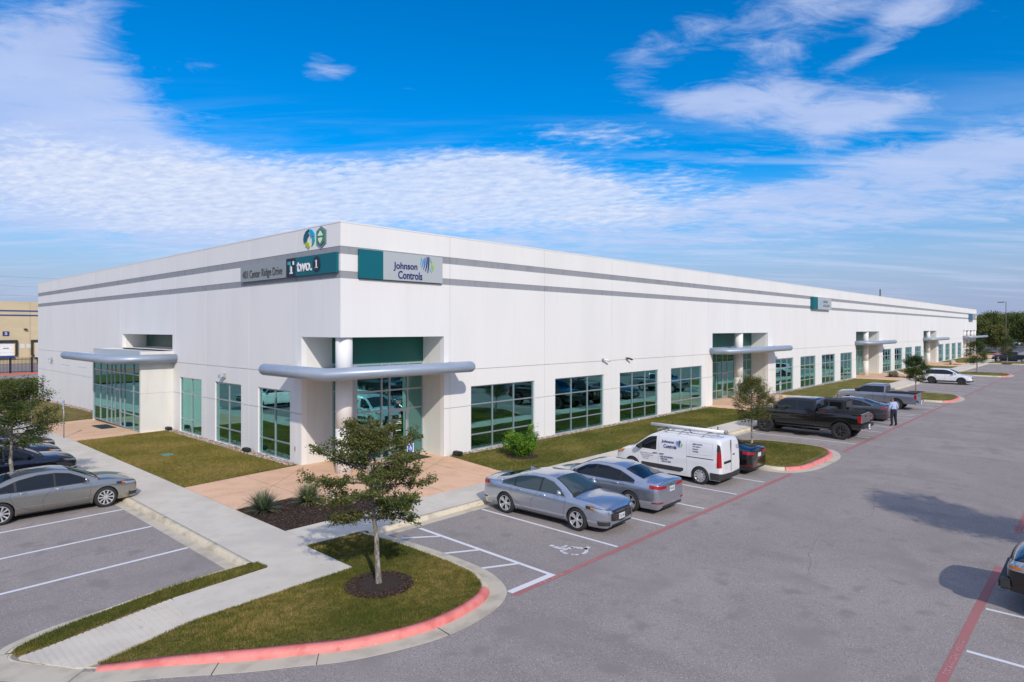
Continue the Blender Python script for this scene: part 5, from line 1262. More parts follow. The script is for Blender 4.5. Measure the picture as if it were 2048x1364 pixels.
    wheels(root, B, wr, .30 if rim == 'offroad' else .26, wr * .60, W - .13 + (.05 if rim == 'offroad' else 0), rim, rimm)
    return root, B

M_silver = paint('silver_car_paint', (.50, .54, .61), .85, .25); M_silverw = paint('warm_silver_car_paint', (.38, .375, .345), .85, .26); M_navyc = paint('dark_blue_car_paint', (.010, .016, .040), .4, .22)
M_black = paint('black_car_paint', (.006, .006, .007), .1, .16); M_greyc = paint('charcoal_car_paint', (.085, .09, .105), .6, .28); M_silvt = paint('silver_truck_paint', (.32, .34, .39), .85, .3); M_whitec = paint('white_car_paint', (.74, .75, .77), 0, .28)
M_bluet = paint('navy_truck_paint', (.012, .018, .045), .4, .22)
PY = math.pi / 2
# the two silver saloons, the black one
sedan('silver_sedan', 'silver sedan parked nose out, nearest of the front row, grille showing', None, M_silver, 'a', (2.02, -9.42), -PY + .03, rim='twin', glass=M_cglass2, platef='TXC 1388', plater='')
sedan('silver_sedan', 'silver sedan parked nose in, between the nose-out silver sedan and the white van', None, M_silver, 'a', (4.88, -9.55), PY, rim='twin', plater='MTW 3677')
sedan('black_sedan', 'black sedan parked nose in behind the white van beside the grass island', None, M_black, 'a', (12.55, -9.35), PY, rim='twin', plater='')
sedan('charcoal_sedan', 'charcoal grey sedan with dark glass parked nose in before the man', None, M_greyc, 'a', (33.55, -9.55), PY, rim='ten', plater='')
# left lot
sedan('warm_silver_sedan', 'warm silver sedan facing the walk in the left lot, nearest car on the left', None, M_silverw, 'b', (-9.05, 3.25), 0.0, L=4.96, rim='ten')
sedan('dark_blue_sedan', 'dark blue sedan with amber markers just beyond the tree in the left lot', None, M_navyc, 'b', (-9.40, 9.35), 0.0, rim='ten')
sedan('dark_blue_sedan', 'dark blue sedan in the left lot between another blue sedan and the black car', None, M_navyc, 'b', (-9.30, 12.15), 0.0, rim='ten')
sedan('black_sedan', 'black car at the far end of the left row, partly under the tree crown', None, M_black, 'b', (-8.95, 15.00), 0.0, rim='ten')
# trucks
pickup('black_pickup', 'lifted black crew cab pickup with black wheels and a bed toolbox', M_black, (24.72, -9.75), PY, L=6.05, wb=4.10, H=2.12, lift=.16, W=1.01, cab=(-.72, 1.78), wr=.46, toolbox=True, steps=True, belt_z=1.40)
pickup('silver_pickup', 'silver four door pickup with black bed rails parked behind the man', M_silvt, (41.5, -9.35), PY, L=5.5, wb=3.25, H=1.85, lift=.05, W=.94, cab=(-.72, 1.42), wr=.39, rim='ten', rimm=M_rim, belt_z=1.20)
pickup('navy_pickup', 'dark blue pickup parked far away at the right edge behind a young tree', M_bluet, (133.2, -9.4), PY, L=5.9, wb=3.6, H=1.97, lift=.03, W=1.0, cab=(-.75, 1.40), wr=.41, rim='five', rimm=M_rim, belt_z=1.28)
pickup('black_pickup', 'black pickup cut off by the right edge of the photo, nose over the far kerb', M_black, (3.80, -23.95), PY, L=5.9, wb=3.7, H=1.95, lift=.05, W=1.0, cab=(-.75, 1.40), wr=.41, rim='five', rimm=M_rim, belt_z=1.26)

# white van -----------------------------------------------------------------
def van(loc, rz):
    root = empty('white_van', (loc[0], loc[1], ZA), rz, label='white delivery van with blue company lettering and a long white pipe on its roof rack', cat='van')
    h = 2.41
    top = [(-h, 1.30), (-h + .04, 1.60), (-h + .12, 1.80), (-h + .3, 1.84), (0, 1.86), (.35, 1.84), (.62, 1.76), (1.55, 1.16), (1.66, 1.10), (2.1, .99), (h - .12, .86), (h, .70)]
    belt = [(-h, 1.0), (-h + .1, 1.10), (0, 1.08), (1.0, 1.04), (1.6, 1.0), (2.1, .90), (h - .1, .78), (h, .6)]
    width = [(-h, .84), (-h + .08, .89), (-h + .5, .915), (1.2, .915), (1.8, .89), (h - .15, .80), (h, .66)]
    wtop = [(-h, .86), (.3, .86), (.9, .84), (1.5, .88), (h, .82)]
    B = Body(top, belt, width, wtop, clear=.22, tuck=.05, bulge=.03, wb=.965, fa=1.50, ra=-1.56, ar=.375, az=.335, nose=.12, tail=.08, crown=.06)
    B.mesh('body', M_whitec, root)
    B.side('side_window', M_cglass, root, 1.11, [(.35, 1.66), (.62, 1.62), (1.38, 1.16)], .36, 1.34, off=.008, nx=12)
    B.over('windshield', M_cglass, root, .74, 1.52, .86, .92, off=.008)
    B.side('lower_cladding', M_trim, root, [(-.85, .44), (-.72, .36), (.95, .40), (1.05, .42)], [(-.9, .54), (1.02, .56)], -.86, 1.04, off=.012, nx=14, nz=2)
    B.seams(root, [[(1.22, 1.0), (1.18, .60), (1.12, .30), (.26, .30), (.26, 1.78)], [(.26, .30), (-.93, .32), (-1.02, .55), (-.98, 1.0), (-.98, 1.74), (.22, 1.76)], [(-1.15, 1.62), (-2.05, 1.60), (-2.05, 1.16), (-1.12, 1.12), (-1.12, 1.62)]], w=.009, m=mat('van_panel_line', (.30, .31, .33), .6))
    B.side('slide_rail', M_trim, root, 1.01, 1.035, -2.12, -1.0, off=.012, nx=6, nz=1)
    handles(root, B, [(.40, .98), (.10, .98)], M_blk)
    mirror(root, 1.08, B.halfw(1.08, 1.1), 1.18, M_blk, 1.3, .08)
    B.lamp('headlight', M_lens, root, True, 1.95, .58, .84, .98, .70, .80); B.lamp('turn_signal', M_amb, root, True, 1.90, .74, .90, .98, .80, .86, off=.014)
    B.end('grille', M_blk, root, -.5, .5, .45, .68, off=.008); B.lamp('front_bumper_cladding', M_trim, root, True, 1.96, .30, .26, .46, .24, .44, off=.012)
    # rear: corner bumper cladding, tall lamps, doors
    B.lamp('rear_bumper', M_trim, root, False, -1.98, .0, .24, .52, .24, .46, off=.02, n=20)
    B.lamp('taillight', M_red, root, False, -h + .16, .80, .72, 1.34, .74, 1.30, off=.012)
    B.lamp('lamp_surround', M_blk, root, False, -h + .17, .80, 1.34, 1.62, 1.30, 1.58, off=.010)
    mb = MB()
    mb.box(-h - .012, -.006, .52, -h + .02, .006, 1.72); mb.build('door_gap', M_seam, root)
    mb = MB(); mb.box(-h - .03, .05, .86, -h - .0, .62, .95); mb.build('plate_recess', M_blk, root, bevel=.01)
    mb = MB(); mb.box(-h - .02, .22, .66, -h - .006, .52, .82); mb.build('licence_plate', M_plate, root)
    mb = MB(); mb.box(-h - .03, -.28, 1.12, -h - .005, -.16, 1.16); mb.build('door_handle', M_blk, root)
    F2 = frame_mat
    text('Johnson', .26, .06, M_jblue, 'lettering', root, F2((-h - .012, -.42, 1.42), (0, -1, 0), (0, 0, 1)), .004); text('Controls', .26, .06, M_jblue, 'lettering', root, F2((-h - .012, -.46, 1.34), (0, -1, 0), (0, 0, 1)), .004)
    # lettering on both flanks
    tg = mat('grey_lettering', (.38, .39, .41), .6)
    for sg in (1, -1):
        def t(s_, x, z, w, hh, m, sl=0):
            y = B.halfw(x - w / 2 * 0, z + hh / 2) + .006; zt2 = (B.halfw(x, z + hh) - B.halfw(x, z)) / hh
            # left flank (+y): reading direction is towards the rear (-x)
            x0 = x if sg > 0 else x - w
            # outward normal must be +y*sg: right dir = (-sg, 0, 0)
            text(s_, w, hh, m, 'lettering', root, frame_mat((x0, sg * (B.halfw(x, z) + .010), z), (-sg, 0, 0), (0, sg * zt2, 1)), .003, bold=.02)
        t('Johnson', .13, 1.40, .56, .15, M_jblue); t('Controls', .03, 1.23, .58, .15, M_jblue)
        logo_discs(root, (lambda s_, d_, z_, sg=sg: (s_, sg * (B.halfw(max(-2.2, min(1, s_)), z_) + .016 - .3 * d_), z_)) if sg < 0 else (lambda s_, d_, z_, sg=sg: (-1.32 - s_, sg * (B.halfw(max(-2.2, min(1, -1.32 - s_)), z_) + .016 - .3 * d_), z_)), -.66, 1.45, .15, 0)
        for k, (s_, w) in enumerate((('METASYS', .40), ('Simplex', .34), ('Hygood', .24), ('YORK', .26))): t(s_, -1.24, 1.50 - .095 * k, w, .055, [M_jblue, M_dgt, M_jblue, M_dgt][k])
        for k, (s_, w) in enumerate((('ACR-2347 B02375', .58), ('ECR-1821', .30), ('SCR-G-1809', .42))): t(s_, .18 - .04 * k, .84 - .09 * k, w, .06, M_jblue if k < 2 else M_dgt)
        for k, w in enumerate((.62, .58, .36, .26)): t(['10800 METRIC BLVD', 'BLDG 300 SUITE 100', 'AUSTIN TX', '787-1900'][k], 1.12 - .05 * k, .90 - .075 * k, w, .045, tg)
    # roof rack and pipe
    mb = MB()
    for x in (.35, -.65, -1.65): mb.tube([(x, -.78, 1.84), (x, -.76, 1.93), (x, .76, 1.93), (x, .78, 1.84)], .018, 8)
    for y in (-.70, .70, .1): mb.tube([(.5, y, 1.925), (-1.9, y, 1.925)], .013, 8)
    rk = mb.build('roof_rack', M_galv, root)
    mb = MB()
    for x in (.35, -1.65):
        for y in (-.45, .15): mb.tube([(x, y, 1.93), (x - .04, y + .05, 2.10)], .022, 8); mb.box(x - .06, y - .05, 1.925, x + .06, y + .05, 1.98)
    for x in (-.15, -1.15): mb.tube([(x, .76, 1.93), (x + .35, .35, 1.99)], .018, 6)
    mb.build('ladder_clamp', M_blk, rk)
    wheels(root, B, .340, .215, .235, .82, 'cover', M_rim)
    # the long pipe carried on the rack is a thing of its own
    p = empty('carrier_tube', (loc[0], loc[1], ZA), rz, label='long white pipe carrier lying on the van roof rack', cat='pipe')
    mb = MB(); mb.tube([(.85, .42, 2.07), (-2.36, .42, 2.05)], .062, 20); mb.build('tube', M_white, p); mb = MB(); mb.tube([(-2.36, .42, 2.05), (-2.45, .42, 2.05)], .078, 20); mb.build('end_cap', M_galv, p)
van((9.95, -9.35), PY)

# white compact suv -----------------------------------------------------------
def suv(loc, rz, name='white_suv', label='white compact suv with black lower cladding parked nose out in the far stalls', col=M_whitec):
    root = empty(name, (loc[0], loc[1], ZA), rz, label=label, cat='suv'); h = 2.31
    top = [(-h, 1.0), (-h + .06, 1.25), (-h + .22, 1.50), (-1.85, 1.64), (-1.2, 1.69), (-.2, 1.70), (.25, 1.64), (.65, 1.46), (1.08, 1.18), (1.18, 1.13), (1.8, 1.05), (h - .15, .93), (h, .76)]
    belt = [(-h, .92), (-h + .1, 1.08), (-1.5, 1.08), (0, 1.03), (1.1, 1.0), (1.8, .95), (h - .12, .84), (h, .66)]
    width = [(-h, .76), (-h + .1, .84), (-1.7, .92), (0, .93), (1.5, .92), (h - .3, .86), (h - .1, .76), (h, .66)]
    wtop = [(-h, .84), (-1.8, .76), (0, .74), (.6, .78), (1.1, .88), (h, .82)]
    B = Body(top, belt, width, wtop, clear=.26, tuck=.06, bulge=.015, fa=1.40, ra=-1.32, ar=.40, az=.365, nose=.13, tail=.13, crown=.05)
    B.mesh('body', col, root)
    hi = [(-2.0, 1.22), (-1.7, 1.48), (-1.2, 1.56), (-.2, 1.56), (.2, 1.50), (.55, 1.36), (.95, 1.12)]
    B.side('window_surround', M_blk, root, 1.08, lambda x: pchip(hi)(x) + .012, -1.88, .91, off=.004, nx=20)
    for xa, xb in ((-.05, .88), (-1.05, -.10), (-1.85, -1.12)): B.side('side_window', M_cglass, root, 1.09, hi, xa, xb, off=.007)
    B.over('windshield', M_cglass, root, .32, 1.10, .86, .92, off=.008); B.end('rear_window', M_cglass, root, -.55, .55, 1.16, 1.48, False)
    B.side('lower_cladding', M_trim, root, .26, .40, -.92, 1.0, off=.014, nx=8, nz=1); B.archlip('arch_cladding', M_trim, root, w=.06, off=.014)
    B.lamp('front_bumper_cladding', M_trim, root, True, 1.86, .0, .26, .46, .26, .44, off=.012, n=16); B.lamp('rear_bumper_cladding', M_trim, root, False, -1.80, .0, .28, .52, .28, .52, off=.012, n=16)
    B.lamp('headlight', M_lens, root, True, 1.98, .55, .86, .92, .80, .86); B.lamp('taillight', M_red, root, False, -h + .3, .5, .98, 1.08); B.end('grille', M_blk, root, -.5, .5, .66, .78)
    B.seams(root, [[(.95, 1.0), (.92, .42), (-.12, .42), (-.08, 1.05)], [(-.12, .42), (-.75, .45), (-1.0, .8), (-1.05, 1.06)]], w=.01)
    handles(root, B, [(.05, .98), (-.9, 1.0)], col); mirror(root, .72, B.halfw(.72, 1.05), 1.12, col, 1.2)
    mb = MB()
    for sg in (1, -1): mb.tube([(.1, sg * .60, 1.69), (0, sg * .60, 1.74), (-1.5, sg * .60, 1.73), (-1.6, sg * .60, 1.68)], .018, 8)
    mb.build('roof_rail', M_blk, root); wheels(root, B, .365, .235, .24, .80, 'five', M_rimb); return root
suv((70.5, -9.3), -PY)

# boxy hardtop four-wheel drive behind the black pickup ----------------------
def boxy(loc, rz):
    root = empty('hardtop_off_roader', (loc[0], loc[1], ZA), rz, label='black boxy hardtop off-roader parked between the black pickup and the charcoal sedan', cat='off-roader'); h = 2.2; W = .93
    m2 = mat('black_soft_top', (.02, .021, .024), .6)
    mb = MB(); mb.box(-h + .08, -.80, .55, 1.0, .80, 1.20); mb.box(.98, -.62, .60, h - .12, .62, 1.16); mb.build('body', M_black, root, bevel=.05)
    mb = MB(); mb.prism([(-h + .12, .0), (.80, .0)], 0, 0) if False else None
    P = [(-h + .10, 1.20), (-h + .14, 1.80), (.20, 1.82), (.62, 1.22)]
    def frus(P, w0, w1, zb=1.2, zt=1.8): return [(x, s_ * (w0 + (w1 - w0) * (z_ - zb) / (zt - zb)), z_) for s_ in (1, -1) for x, z_ in P]
    V = frus(P, .80, .70); mb = MB(); mb.add(V, [(0, 1, 2, 3), (7, 6, 5, 4), (0, 4, 5, 1), (1, 5, 6, 2), (2, 6, 7, 3), (0, 3, 7, 4)]); mb.build('hardtop', m2, root, bevel=.04)
    for sg in (1, -1):
        for xa, xb in ((-1.95, -1.25), (-1.12, -.42), (-.32, .40)):
            q = [(xa, 1.27), (xb, 1.27), (min(xb, .28), 1.70), (xa, 1.70)]; mb = MB(); mb.add([(x, sg * (.80 - .1 * (z_ - 1.2) / .6 + .006), z_) for x, z_ in q], [(0, 1, 2, 3)]); mb.build('side_window', M_cglass, root, recalc=False)
        mb = MB()
        for c in (1.42, -1.42): mb.tube([(c - .62, sg * .86, .72), (c - .45, sg * .86, .98), (c + .45, sg * .86, 1.0), (c + .66, sg * .86, .74)], .10, 8)
        mb.build('fender', M_trim, root)
        mb = MB(); mb.tube([(-.8, sg * .9, .48), (.8, sg * .9, .48)], .04, 8); mb.build('side_step', M_blk, root)
        mb = MB(); mb.box(-h + .05, sg * .66, .86, -h + .10, sg * .79, 1.06); mb.build('taillight', M_red, root, bevel=.01)
        mb = MB(); mb.tube([(h - .12, sg * .45, .95), (h - .08, sg * .45, .95)], .09, 16); mb.build('headlight', M_lens, root)
    mb = MB(); mb.box(-h + .09, -.6, 1.28, -h + .115, .6, 1.72); mb.build('rear_window', M_cglass, root)
    mb = MB(); mb.tube([(-h - .10, .12, .98), (-h + .06, .12, .98)], .38, 28); sp = mb.build('spare_wheel', M_rub, root); mb = MB(); mb.tube([(-h - .115, .12, .98), (-h - .10, .12, .98)], .2, 20); mb.build('rim', M_rimb, sp)
    mb = MB(); mb.box(-h - .05, -.8, .48, -h + .06, .8, .66); mb.build('rear_bumper', M_blk, root, bevel=.03); MB().box(h - .16, -.78, .50, h + .0, .78, .68).build('front_bumper', M_blk, root, bevel=.03)
    class Q: fa, ra = 1.42, -1.42
    mb = MB(); mb.box(-h + .2, -.4, .40, h - .3, .4, .6); mb.build('chassis', M_blk, root)
    mirror(root, .6, .82, 1.3, M_blk, 1.3); wheels(root, Q, .40, .26, .23, .80, 'five', M_rimb)
boxy((27.75, -9.0), PY)

# vehicles across the aisle and at the far end: only seen far off or mirrored in the glass
def dup(o, loc, rz, label, group='vehicles parked across the aisle'):
    c = copy_tree(o); c.location = (loc[0], loc[1], ZA + zoff(loc[1])); c.rotation_euler.z = rz; c['label'] = label; c['group'] = group; return c
def find(lab): return next(o for o in bpy.data.objects if o.get('label', '').startswith(lab))
wp, _ = pickup('white_pickup', 'white pickup parked in the row west of the left lot, seen in the window reflections', M_whitec, (-19.5, 9.2), 0, L=5.9, wb=3.6, H=1.97, lift=.05, W=1.0, cab=(-.75, 1.40), wr=.41, rim='five', rimm=M_rim, belt_z=1.28)
sB = find('warm silver sedan'); sA = find('silver sedan parked nose in,'); sU = find('white compact suv'); sN = find('navy') if False else find('dark blue pickup')
for o, x, y, rz, lab in ((wp, 16.8, -24.9, PY, 'white pickup in the row across the aisle, first from the right island'), (sU, 27.0, -24.6, PY, 'white suv in the row across the aisle'), (sN, 22.0, -24.6, PY, 'dark blue pickup in the row across the aisle'),
    (sB, 32.4, -24.6, PY, 'warm silver sedan in the row across the aisle'), (wp, 40.4, -24.9, PY, 'white pickup in the row across the aisle, second'), (sA, 46, -24.6, -PY, 'silver sedan in the row across the aisle'),
    (sB, -19.6, 12.4, 0, 'warm silver sedan in the row west of the left lot'), (sU, -19.5, 15.6, 0, 'white suv in the row west of the left lot'), (wp, -19.5, 19.2, 0, 'white pickup in the row west of the left lot, further one'), (wp, -9.95, 25.0, 0, 'white pickup in the left lot beyond the black car, mostly behind the leafy tree'), (sN, -19.5, 3.6, 0, 'dark blue pickup in the row west of the left lot')):
    dup(o, (x, y), rz, lab, 'vehicles in the left lot' if y > 24 else 'vehicles parked across the aisle')
for o, x, y, lab in ((sU, 285, 3.2, 'tiny white suv parked far along the lot'), (sA, 292, -1, 'tiny silver car parked far along the lot'), (sB, 262, 6.5, 'tiny pale car parked far along the lot, half under the trees'), (wp, 305, 1.5, 'tiny white pickup parked far along the lot')):
    dup(o, (x, y), 2.6, lab, 'cars parked in the far distance')
# ------------------------------------------------------------------ trees and plants
M_bark = mat('tree_bark', (.20, .175, .15), .9, noise=((14., 14., 5.), 5, (.40, .37, .33), .48, .62, (30., 30., 10.), 4, (.09, .075, .06), .56, .68), bump=(45., .6, .02))
M_bark2 = mat('dark_bark', (.11, .09, .07), .9, noise=(20., 4, (.20, .17, .14), .5, .65))
def leafm(name, c, tr=.25):
    m = mat(name, c, .55, spec=.25); t = m.node_tree; b = t.nodes['Principled BSDF']; o = [n for n in t.nodes if n.type == 'OUTPUT_MATERIAL'][0]
    tl = t.nodes.new('ShaderNodeBsdfTranslucent'); tl.inputs['Color'].default_value = (c[0] * 1.5, c[1] * 1.6, c[2] * .8, 1); mx = t.nodes.new('ShaderNodeMixShader'); mx.inputs[0].default_value = tr
    t.links.new(b.outputs[0], mx.inputs[1]); t.links.new(tl.outputs[0], mx.inputs[2]); t.links.new(mx.outputs[0], o.inputs[0]); return m
LV = [leafm('leaf_deep_green', (.036, .070, .017)), leafm('leaf_green', (.052, .090, .020)), leafm('leaf_olive', (.10, .118, .030)), leafm('leaf_light_olive', (.165, .170, .050)), leafm('leaf_brownish', (.105, .085, .035))]
def leaves(name, C, D, n, size, spread, mats, parent, seed, weights=None, aspect=.5, up=.35):
    """C: twig points (m,3), D: twig directions; n leaves scattered round them"""
    r = np.random.RandomState(seed); k = r.randint(0, len(C), n); P = C[k] + r.normal(0, 1, (n, 3)) * spread
    nrm = r.normal(0, 1, (n, 3)); nrm[:, 2] = np.abs(nrm[:, 2]) + up; nrm /= np.linalg.norm(nrm, axis=1, keepdims=True)
    a = r.normal(0, 1, (n, 3)); a -= nrm * (a * nrm).sum(1, keepdims=True); a /= np.linalg.norm(a, axis=1, keepdims=True); b = np.cross(nrm, a)
    L = (size * r.uniform(.6, 1.35, n))[:, None]; Wd = L * aspect
    q = [P - a * L / 2, P + b * Wd / 2 + nrm * L * .10, P + a * L / 2, P - b * Wd / 2 + nrm * L * .10]
    V = np.stack(q, 1).reshape(-1, 3); F = np.arange(n * 4).reshape(-1, 4)
    # colour clumps: neighbouring twigs share a tone
    tone = (np.sin(C[:, 0] * 3.1 + C[:, 2] * 2.3) + np.cos(C[:, 1] * 2.9 - C[:, 2] * 3.7)) * .55
    w = np.clip(np.round(tone[k] + r.normal(0, .8, n) + (1.3 if weights is None else weights)), 0, len(mats) - 1).astype(int)
    return mesh_np(name, V, F, mats, parent, idx=w)
def tree(name, label, loc, h, z0, rad, nleaf, leaf, seed, trunk=.085, limbs=26, group=None, mats=None, lean=(0, 0), weights=None, spread=.07, flat=1.0, sub=5, egg=.5, bark=None, depth=2, ground=0.0, pts_only=False):
    r = random.Random(seed); root = empty(name, loc, r.uniform(0, 6), label=label, cat='tree', group=group)
    mb = MB(); tw = []; H0 = h
    top = Vector((lean[0], lean[1], z0 + (h - z0) * .80))
    trunk_path = [Vector((0, 0, -.05)), Vector((0, 0, 0.04))]; n = 9
    for k in range(1, n + 1):
        t = k / n; trunk_path.append(Vector((top.x * t + r.uniform(-.02, .02) * h / 4, top.y * t + r.uniform(-.02, .02) * h / 4, top.z * t)))
    rs = [trunk * 1.45, trunk * 1.15] + [trunk * (1 - .75 * (k / n) ** 1.1) for k in range(1, n + 1)]
    mb.tube(trunk_path, rs, 12)
    def at(z):
        for a, b in zip(trunk_path, trunk_path[1:]):
            if b.z >= z: return a.lerp(b, (z - a.z) / (b.z - a.z + 1e-9))
        return trunk_path[-1].copy()
    for k in range(limbs):
        t = (k + r.uniform(0, .9)) / limbs; z = z0 * .93 + (top.z - z0 * .93) * t ** .85; p = at(z); an = k * 2.399 + r.uniform(-.4, .4)
        # crown outline: widest at 'egg' of the height
        prof = math.sin(math.pi * min(1, max(.03, (t * .80 + .20) ** (math.log(.5) / math.log(egg + .2)) ))) ** .55
        L = rad * prof * r.uniform(.62, 1.15) * (1.08 - .38 * t); rise = (-.05 + .75 * t ** 1.3) * flat + r.uniform(-.10, .12)
        d = Vector((math.cos(an), math.sin(an), rise)).normalized(); q = p.copy(); path = [q.copy()]; m = 6
        for j in range(m): q = q + d * L / m; d = (d + Vector((r.uniform(-.22, .22), r.uniform(-.22, .22), r.uniform(-.12, .16)))).normalized(); path.append(q.copy())
        rb = trunk * (.42 - .2 * t); mb.tube(path, [rb * (1 - .85 * j / m) + .003 for j in range(m + 1)], 6, cap=False)
        for s_ in range(sub):
            u = .28 + .72 * (s_ + r.random()) / sub; j = min(m - 1, int(u * m)); b0 = path[j].lerp(path[j + 1], u * m - j)
            dd = (path[j + 1] - path[j]).normalized(); sd = Vector((-dd.y, dd.x, 0)) * r.choice((-1, 1)) * r.uniform(.5, 1.1) + dd * r.uniform(.3, 1) + Vector((0, 0, r.uniform(-.25, .5)))
            sd.normalize(); l2 = rad * r.uniform(.16, .36) * (1.15 - .4 * u); e = b0.copy(); sp = [e.copy()]
            for jj in range(4): e = e + sd * l2 / 4; sd = (sd + Vector((r.uniform(-.3, .3), r.uniform(-.3, .3), r.uniform(-.2, .25)))).normalized(); sp.append(e.copy()); tw.append(e.copy())
            mb.tube(sp, [.010 * h / 4, .008 * h / 4, .006 * h / 4, .004 * h / 4, .002 * h / 4], 4, cap=False)
        tw += [path[-1].copy(), path[-2].copy()] + [path[-3].copy()] * (1 if t > .2 else 0)
    for j in range(6): tw.append(top + Vector((r.uniform(-.2, .2) * rad, r.uniform(-.2, .2) * rad, r.uniform(0, (h - top.z)))))
    mb.build('trunk', bark or M_bark, root, recalc=False)
    C = np.array([(v.x, v.y, v.z if v.z < h - .12 * rad else h - .12 * rad + (v.z - h + .12 * rad) * .3) for v in tw]); leaves('crown', C, None, nleaf, leaf, spread, mats or LV, root, seed, weights)
    return root
nt_ = tree('young_oak_tree', 'near young oak with ragged open crown standing in a mulch ring on the corner island', (-5.50, -10.28, .02), 3.95, 1.48, 1.56, 31000, .062, 5, trunk=.068, limbs=38, spread=.045, sub=9, egg=.36, flat=.60, lean=(-.16, .18), weights=2.1)
nt_.rotation_euler.z = 0
tree('young_oak_tree', 'leafy tree rising behind the nearest silver car at the left edge', (-9.55, 6.1, 0), 4.2, 1.75, 1.50, 28000, .064, 8, trunk=.075, limbs=40, spread=.085, sub=8, egg=.40, weights=1.3)
tree('young_olive_toned_tree', 'olive toned young tree in front of the black crew cab pickup', (18.45, -9.06, .01), 3.55, 1.20, 1.15, 19000, .060, 12, trunk=.055, limbs=40, spread=.10, sub=6, egg=.36, weights=2.6, flat=1.4)
tree('young_oak_tree', 'small dark tree on the grass island before the white compact suv', (56.1, -9.1, .01), 3.45, 1.15, 1.22, 14000, .085, 15, trunk=.055, limbs=28, spread=.11, weights=.4, flat=1.0, egg=.42)
tree('young_oak_tree', 'dark round headed tree on the third grass island', (91.3, -9.35, .01), 4.55, 1.35, 1.45, 9000, .11, 18, trunk=.07, limbs=28, spread=.15, weights=.5, egg=.42)
tree('young_oak_tree', 'slim tree in front of the far dark blue pickup', (123.6, -9.5, .01), 4.6, 1.3, 1.35, 6000, .12, 19, trunk=.07, limbs=24, spread=.17, weights=.7, egg=.45)
tree('shade_tree', 'tree out of view on the right island whose shadow crosses the road', (7.7, -24.2, .0), 5.7, 2.2, 2.0, 15000, .12, 23, trunk=.10, limbs=34, spread=.16, sub=6)
# the wood at the far end and behind the camera: every tree its own
LVF = [leafm('far_leaf_deep', (.055, .092, .026), .35), leafm('far_leaf_green', (.085, .125, .035), .35), leafm('far_leaf_olive', (.135, .152, .048), .35), leafm('far_leaf_light', (.19, .195, .07), .35), leafm('far_leaf_brown', (.16, .13, .06), .35)]
def far_tree(x, y, h, rad, seed, label, w=1.0, n=5200, leaf=.55, z0=None, name='broad_oak_tree', group='trees beyond the far end of the building'):
    return tree(name, label, (x, y, -.1), h, z0 if z0 is not None else h * .22, rad, n, leaf, seed, trunk=.22, limbs=26, spread=rad * .11, sub=4, weights=w + .3, mats=LVF, group=group, bark=M_bark2, egg=.42)
ft = [(216.5, 1.9, 6.7, 3.6, 'brownish green lower tree just past the building end', 2.6), (251.4, 7.0, 11.7, 5.0, 'tall olive tree rising behind the building corner', 1.8), (230.7, 7.2, 8.6, 3.6, 'tree partly hidden by the building corner', 1.4), (280.2, 12.6, 11.2, 5.2, 'dark tree deep behind the building corner', 0.5), (276.0, 5.4, 11.0, 5.2, 'tree left of the far lamp post foot', 1.2), (271.4, 1.6, 11.3, 5.4, 'rounded tree right of the far lamp post', 0.9), (292.3, -0.4, 12.4, 6, 'tall tree cut by the right edge of the photo', 0.8), (315.2, 7.3, 12.6, 6, 'dark tree deep in the far wood', 0.5), (326.7, 14.0, 12.6, 6, 'hindmost tree of the far wood', 0.8), (246.5, -2.5, 9.0, 4.2, 'lower dark tree by the road at the right edge', 0.6), (275.9, -4.7, 12, 6, 'tree just outside the right edge', 0.8)]
for k, (x, y, h, r_, lab, w) in enumerate(ft): far_tree(x, y, h, r_, 40 + k, lab, w)
for k in range(13):
    far_tree(-20 + k * 12 + (k % 3) * 2, -36 - (k % 2) * 5, 7.5 + (k * 37 % 5) * .6, 4.6, 60 + k, 'tree in the row south of the aisle, number %s eastward' % ['one', 'two', 'three', 'four', 'five', 'six', 'seven', 'eight', 'nine', 'ten', 'eleven', 'twelve', 'thirteen'][k], .8, n=2600, leaf=.62, group='trees south of the aisle')
for k in range(6):
    far_tree(-38 - (k % 2) * 4, -8 + k * 11, 7.5 + (k * 31 % 4) * .6, 4.6, 80 + k, 'tree in the row west of the left lot, %s' % ['nearest', 'second', 'third', 'fourth', 'fifth', 'sixth'][k], .8, n=2600, leaf=.62, group='trees west of the left lot')
# green bush at the front windows
root = empty('leafy_bush', (7.98, -2.60, 0), label='bright green leafy bush in a mulch ring before the first front window', cat='bush')
r = random.Random(4); mb = MB(); tw = []
for k in range(46):
    a = r.uniform(0, 6.28); L = r.uniform(.75, 1.25); d = Vector((math.cos(a) * r.uniform(.2, 1.5), math.sin(a) * r.uniform(.2, 1.5), 1)).normalized(); p = Vector((0, 0, 0)); path = [p.copy()]
    if k in (3, 4): L = 1.45
    for j in range(6): p = p + d * L / 6; d = (d + Vector((r.uniform(-.15, .15), r.uniform(-.15, .15), .02))).normalized(); path.append(p.copy())
    mb.tube(path, [.014 * (1 - j / 7) for j in range(7)], 5, cap=False)
    for j in range(2, 7): tw += [path[j].copy()] * 2
mb.build('stem', M_bark2, root, recalc=False)
BU = [leafm('bush_leaf_deep', (.045, .10, .012)), leafm('bush_leaf_green', (.085, .19, .018)), leafm('bush_leaf_bright', (.16, .30, .03)), leafm('bush_leaf_lime', (.25, .40, .05))]
leaves('foliage', np.array([tuple(v) for v in tw]), None, 8500, .12, .085, BU, root, 7, weights=1.5, aspect=.36)
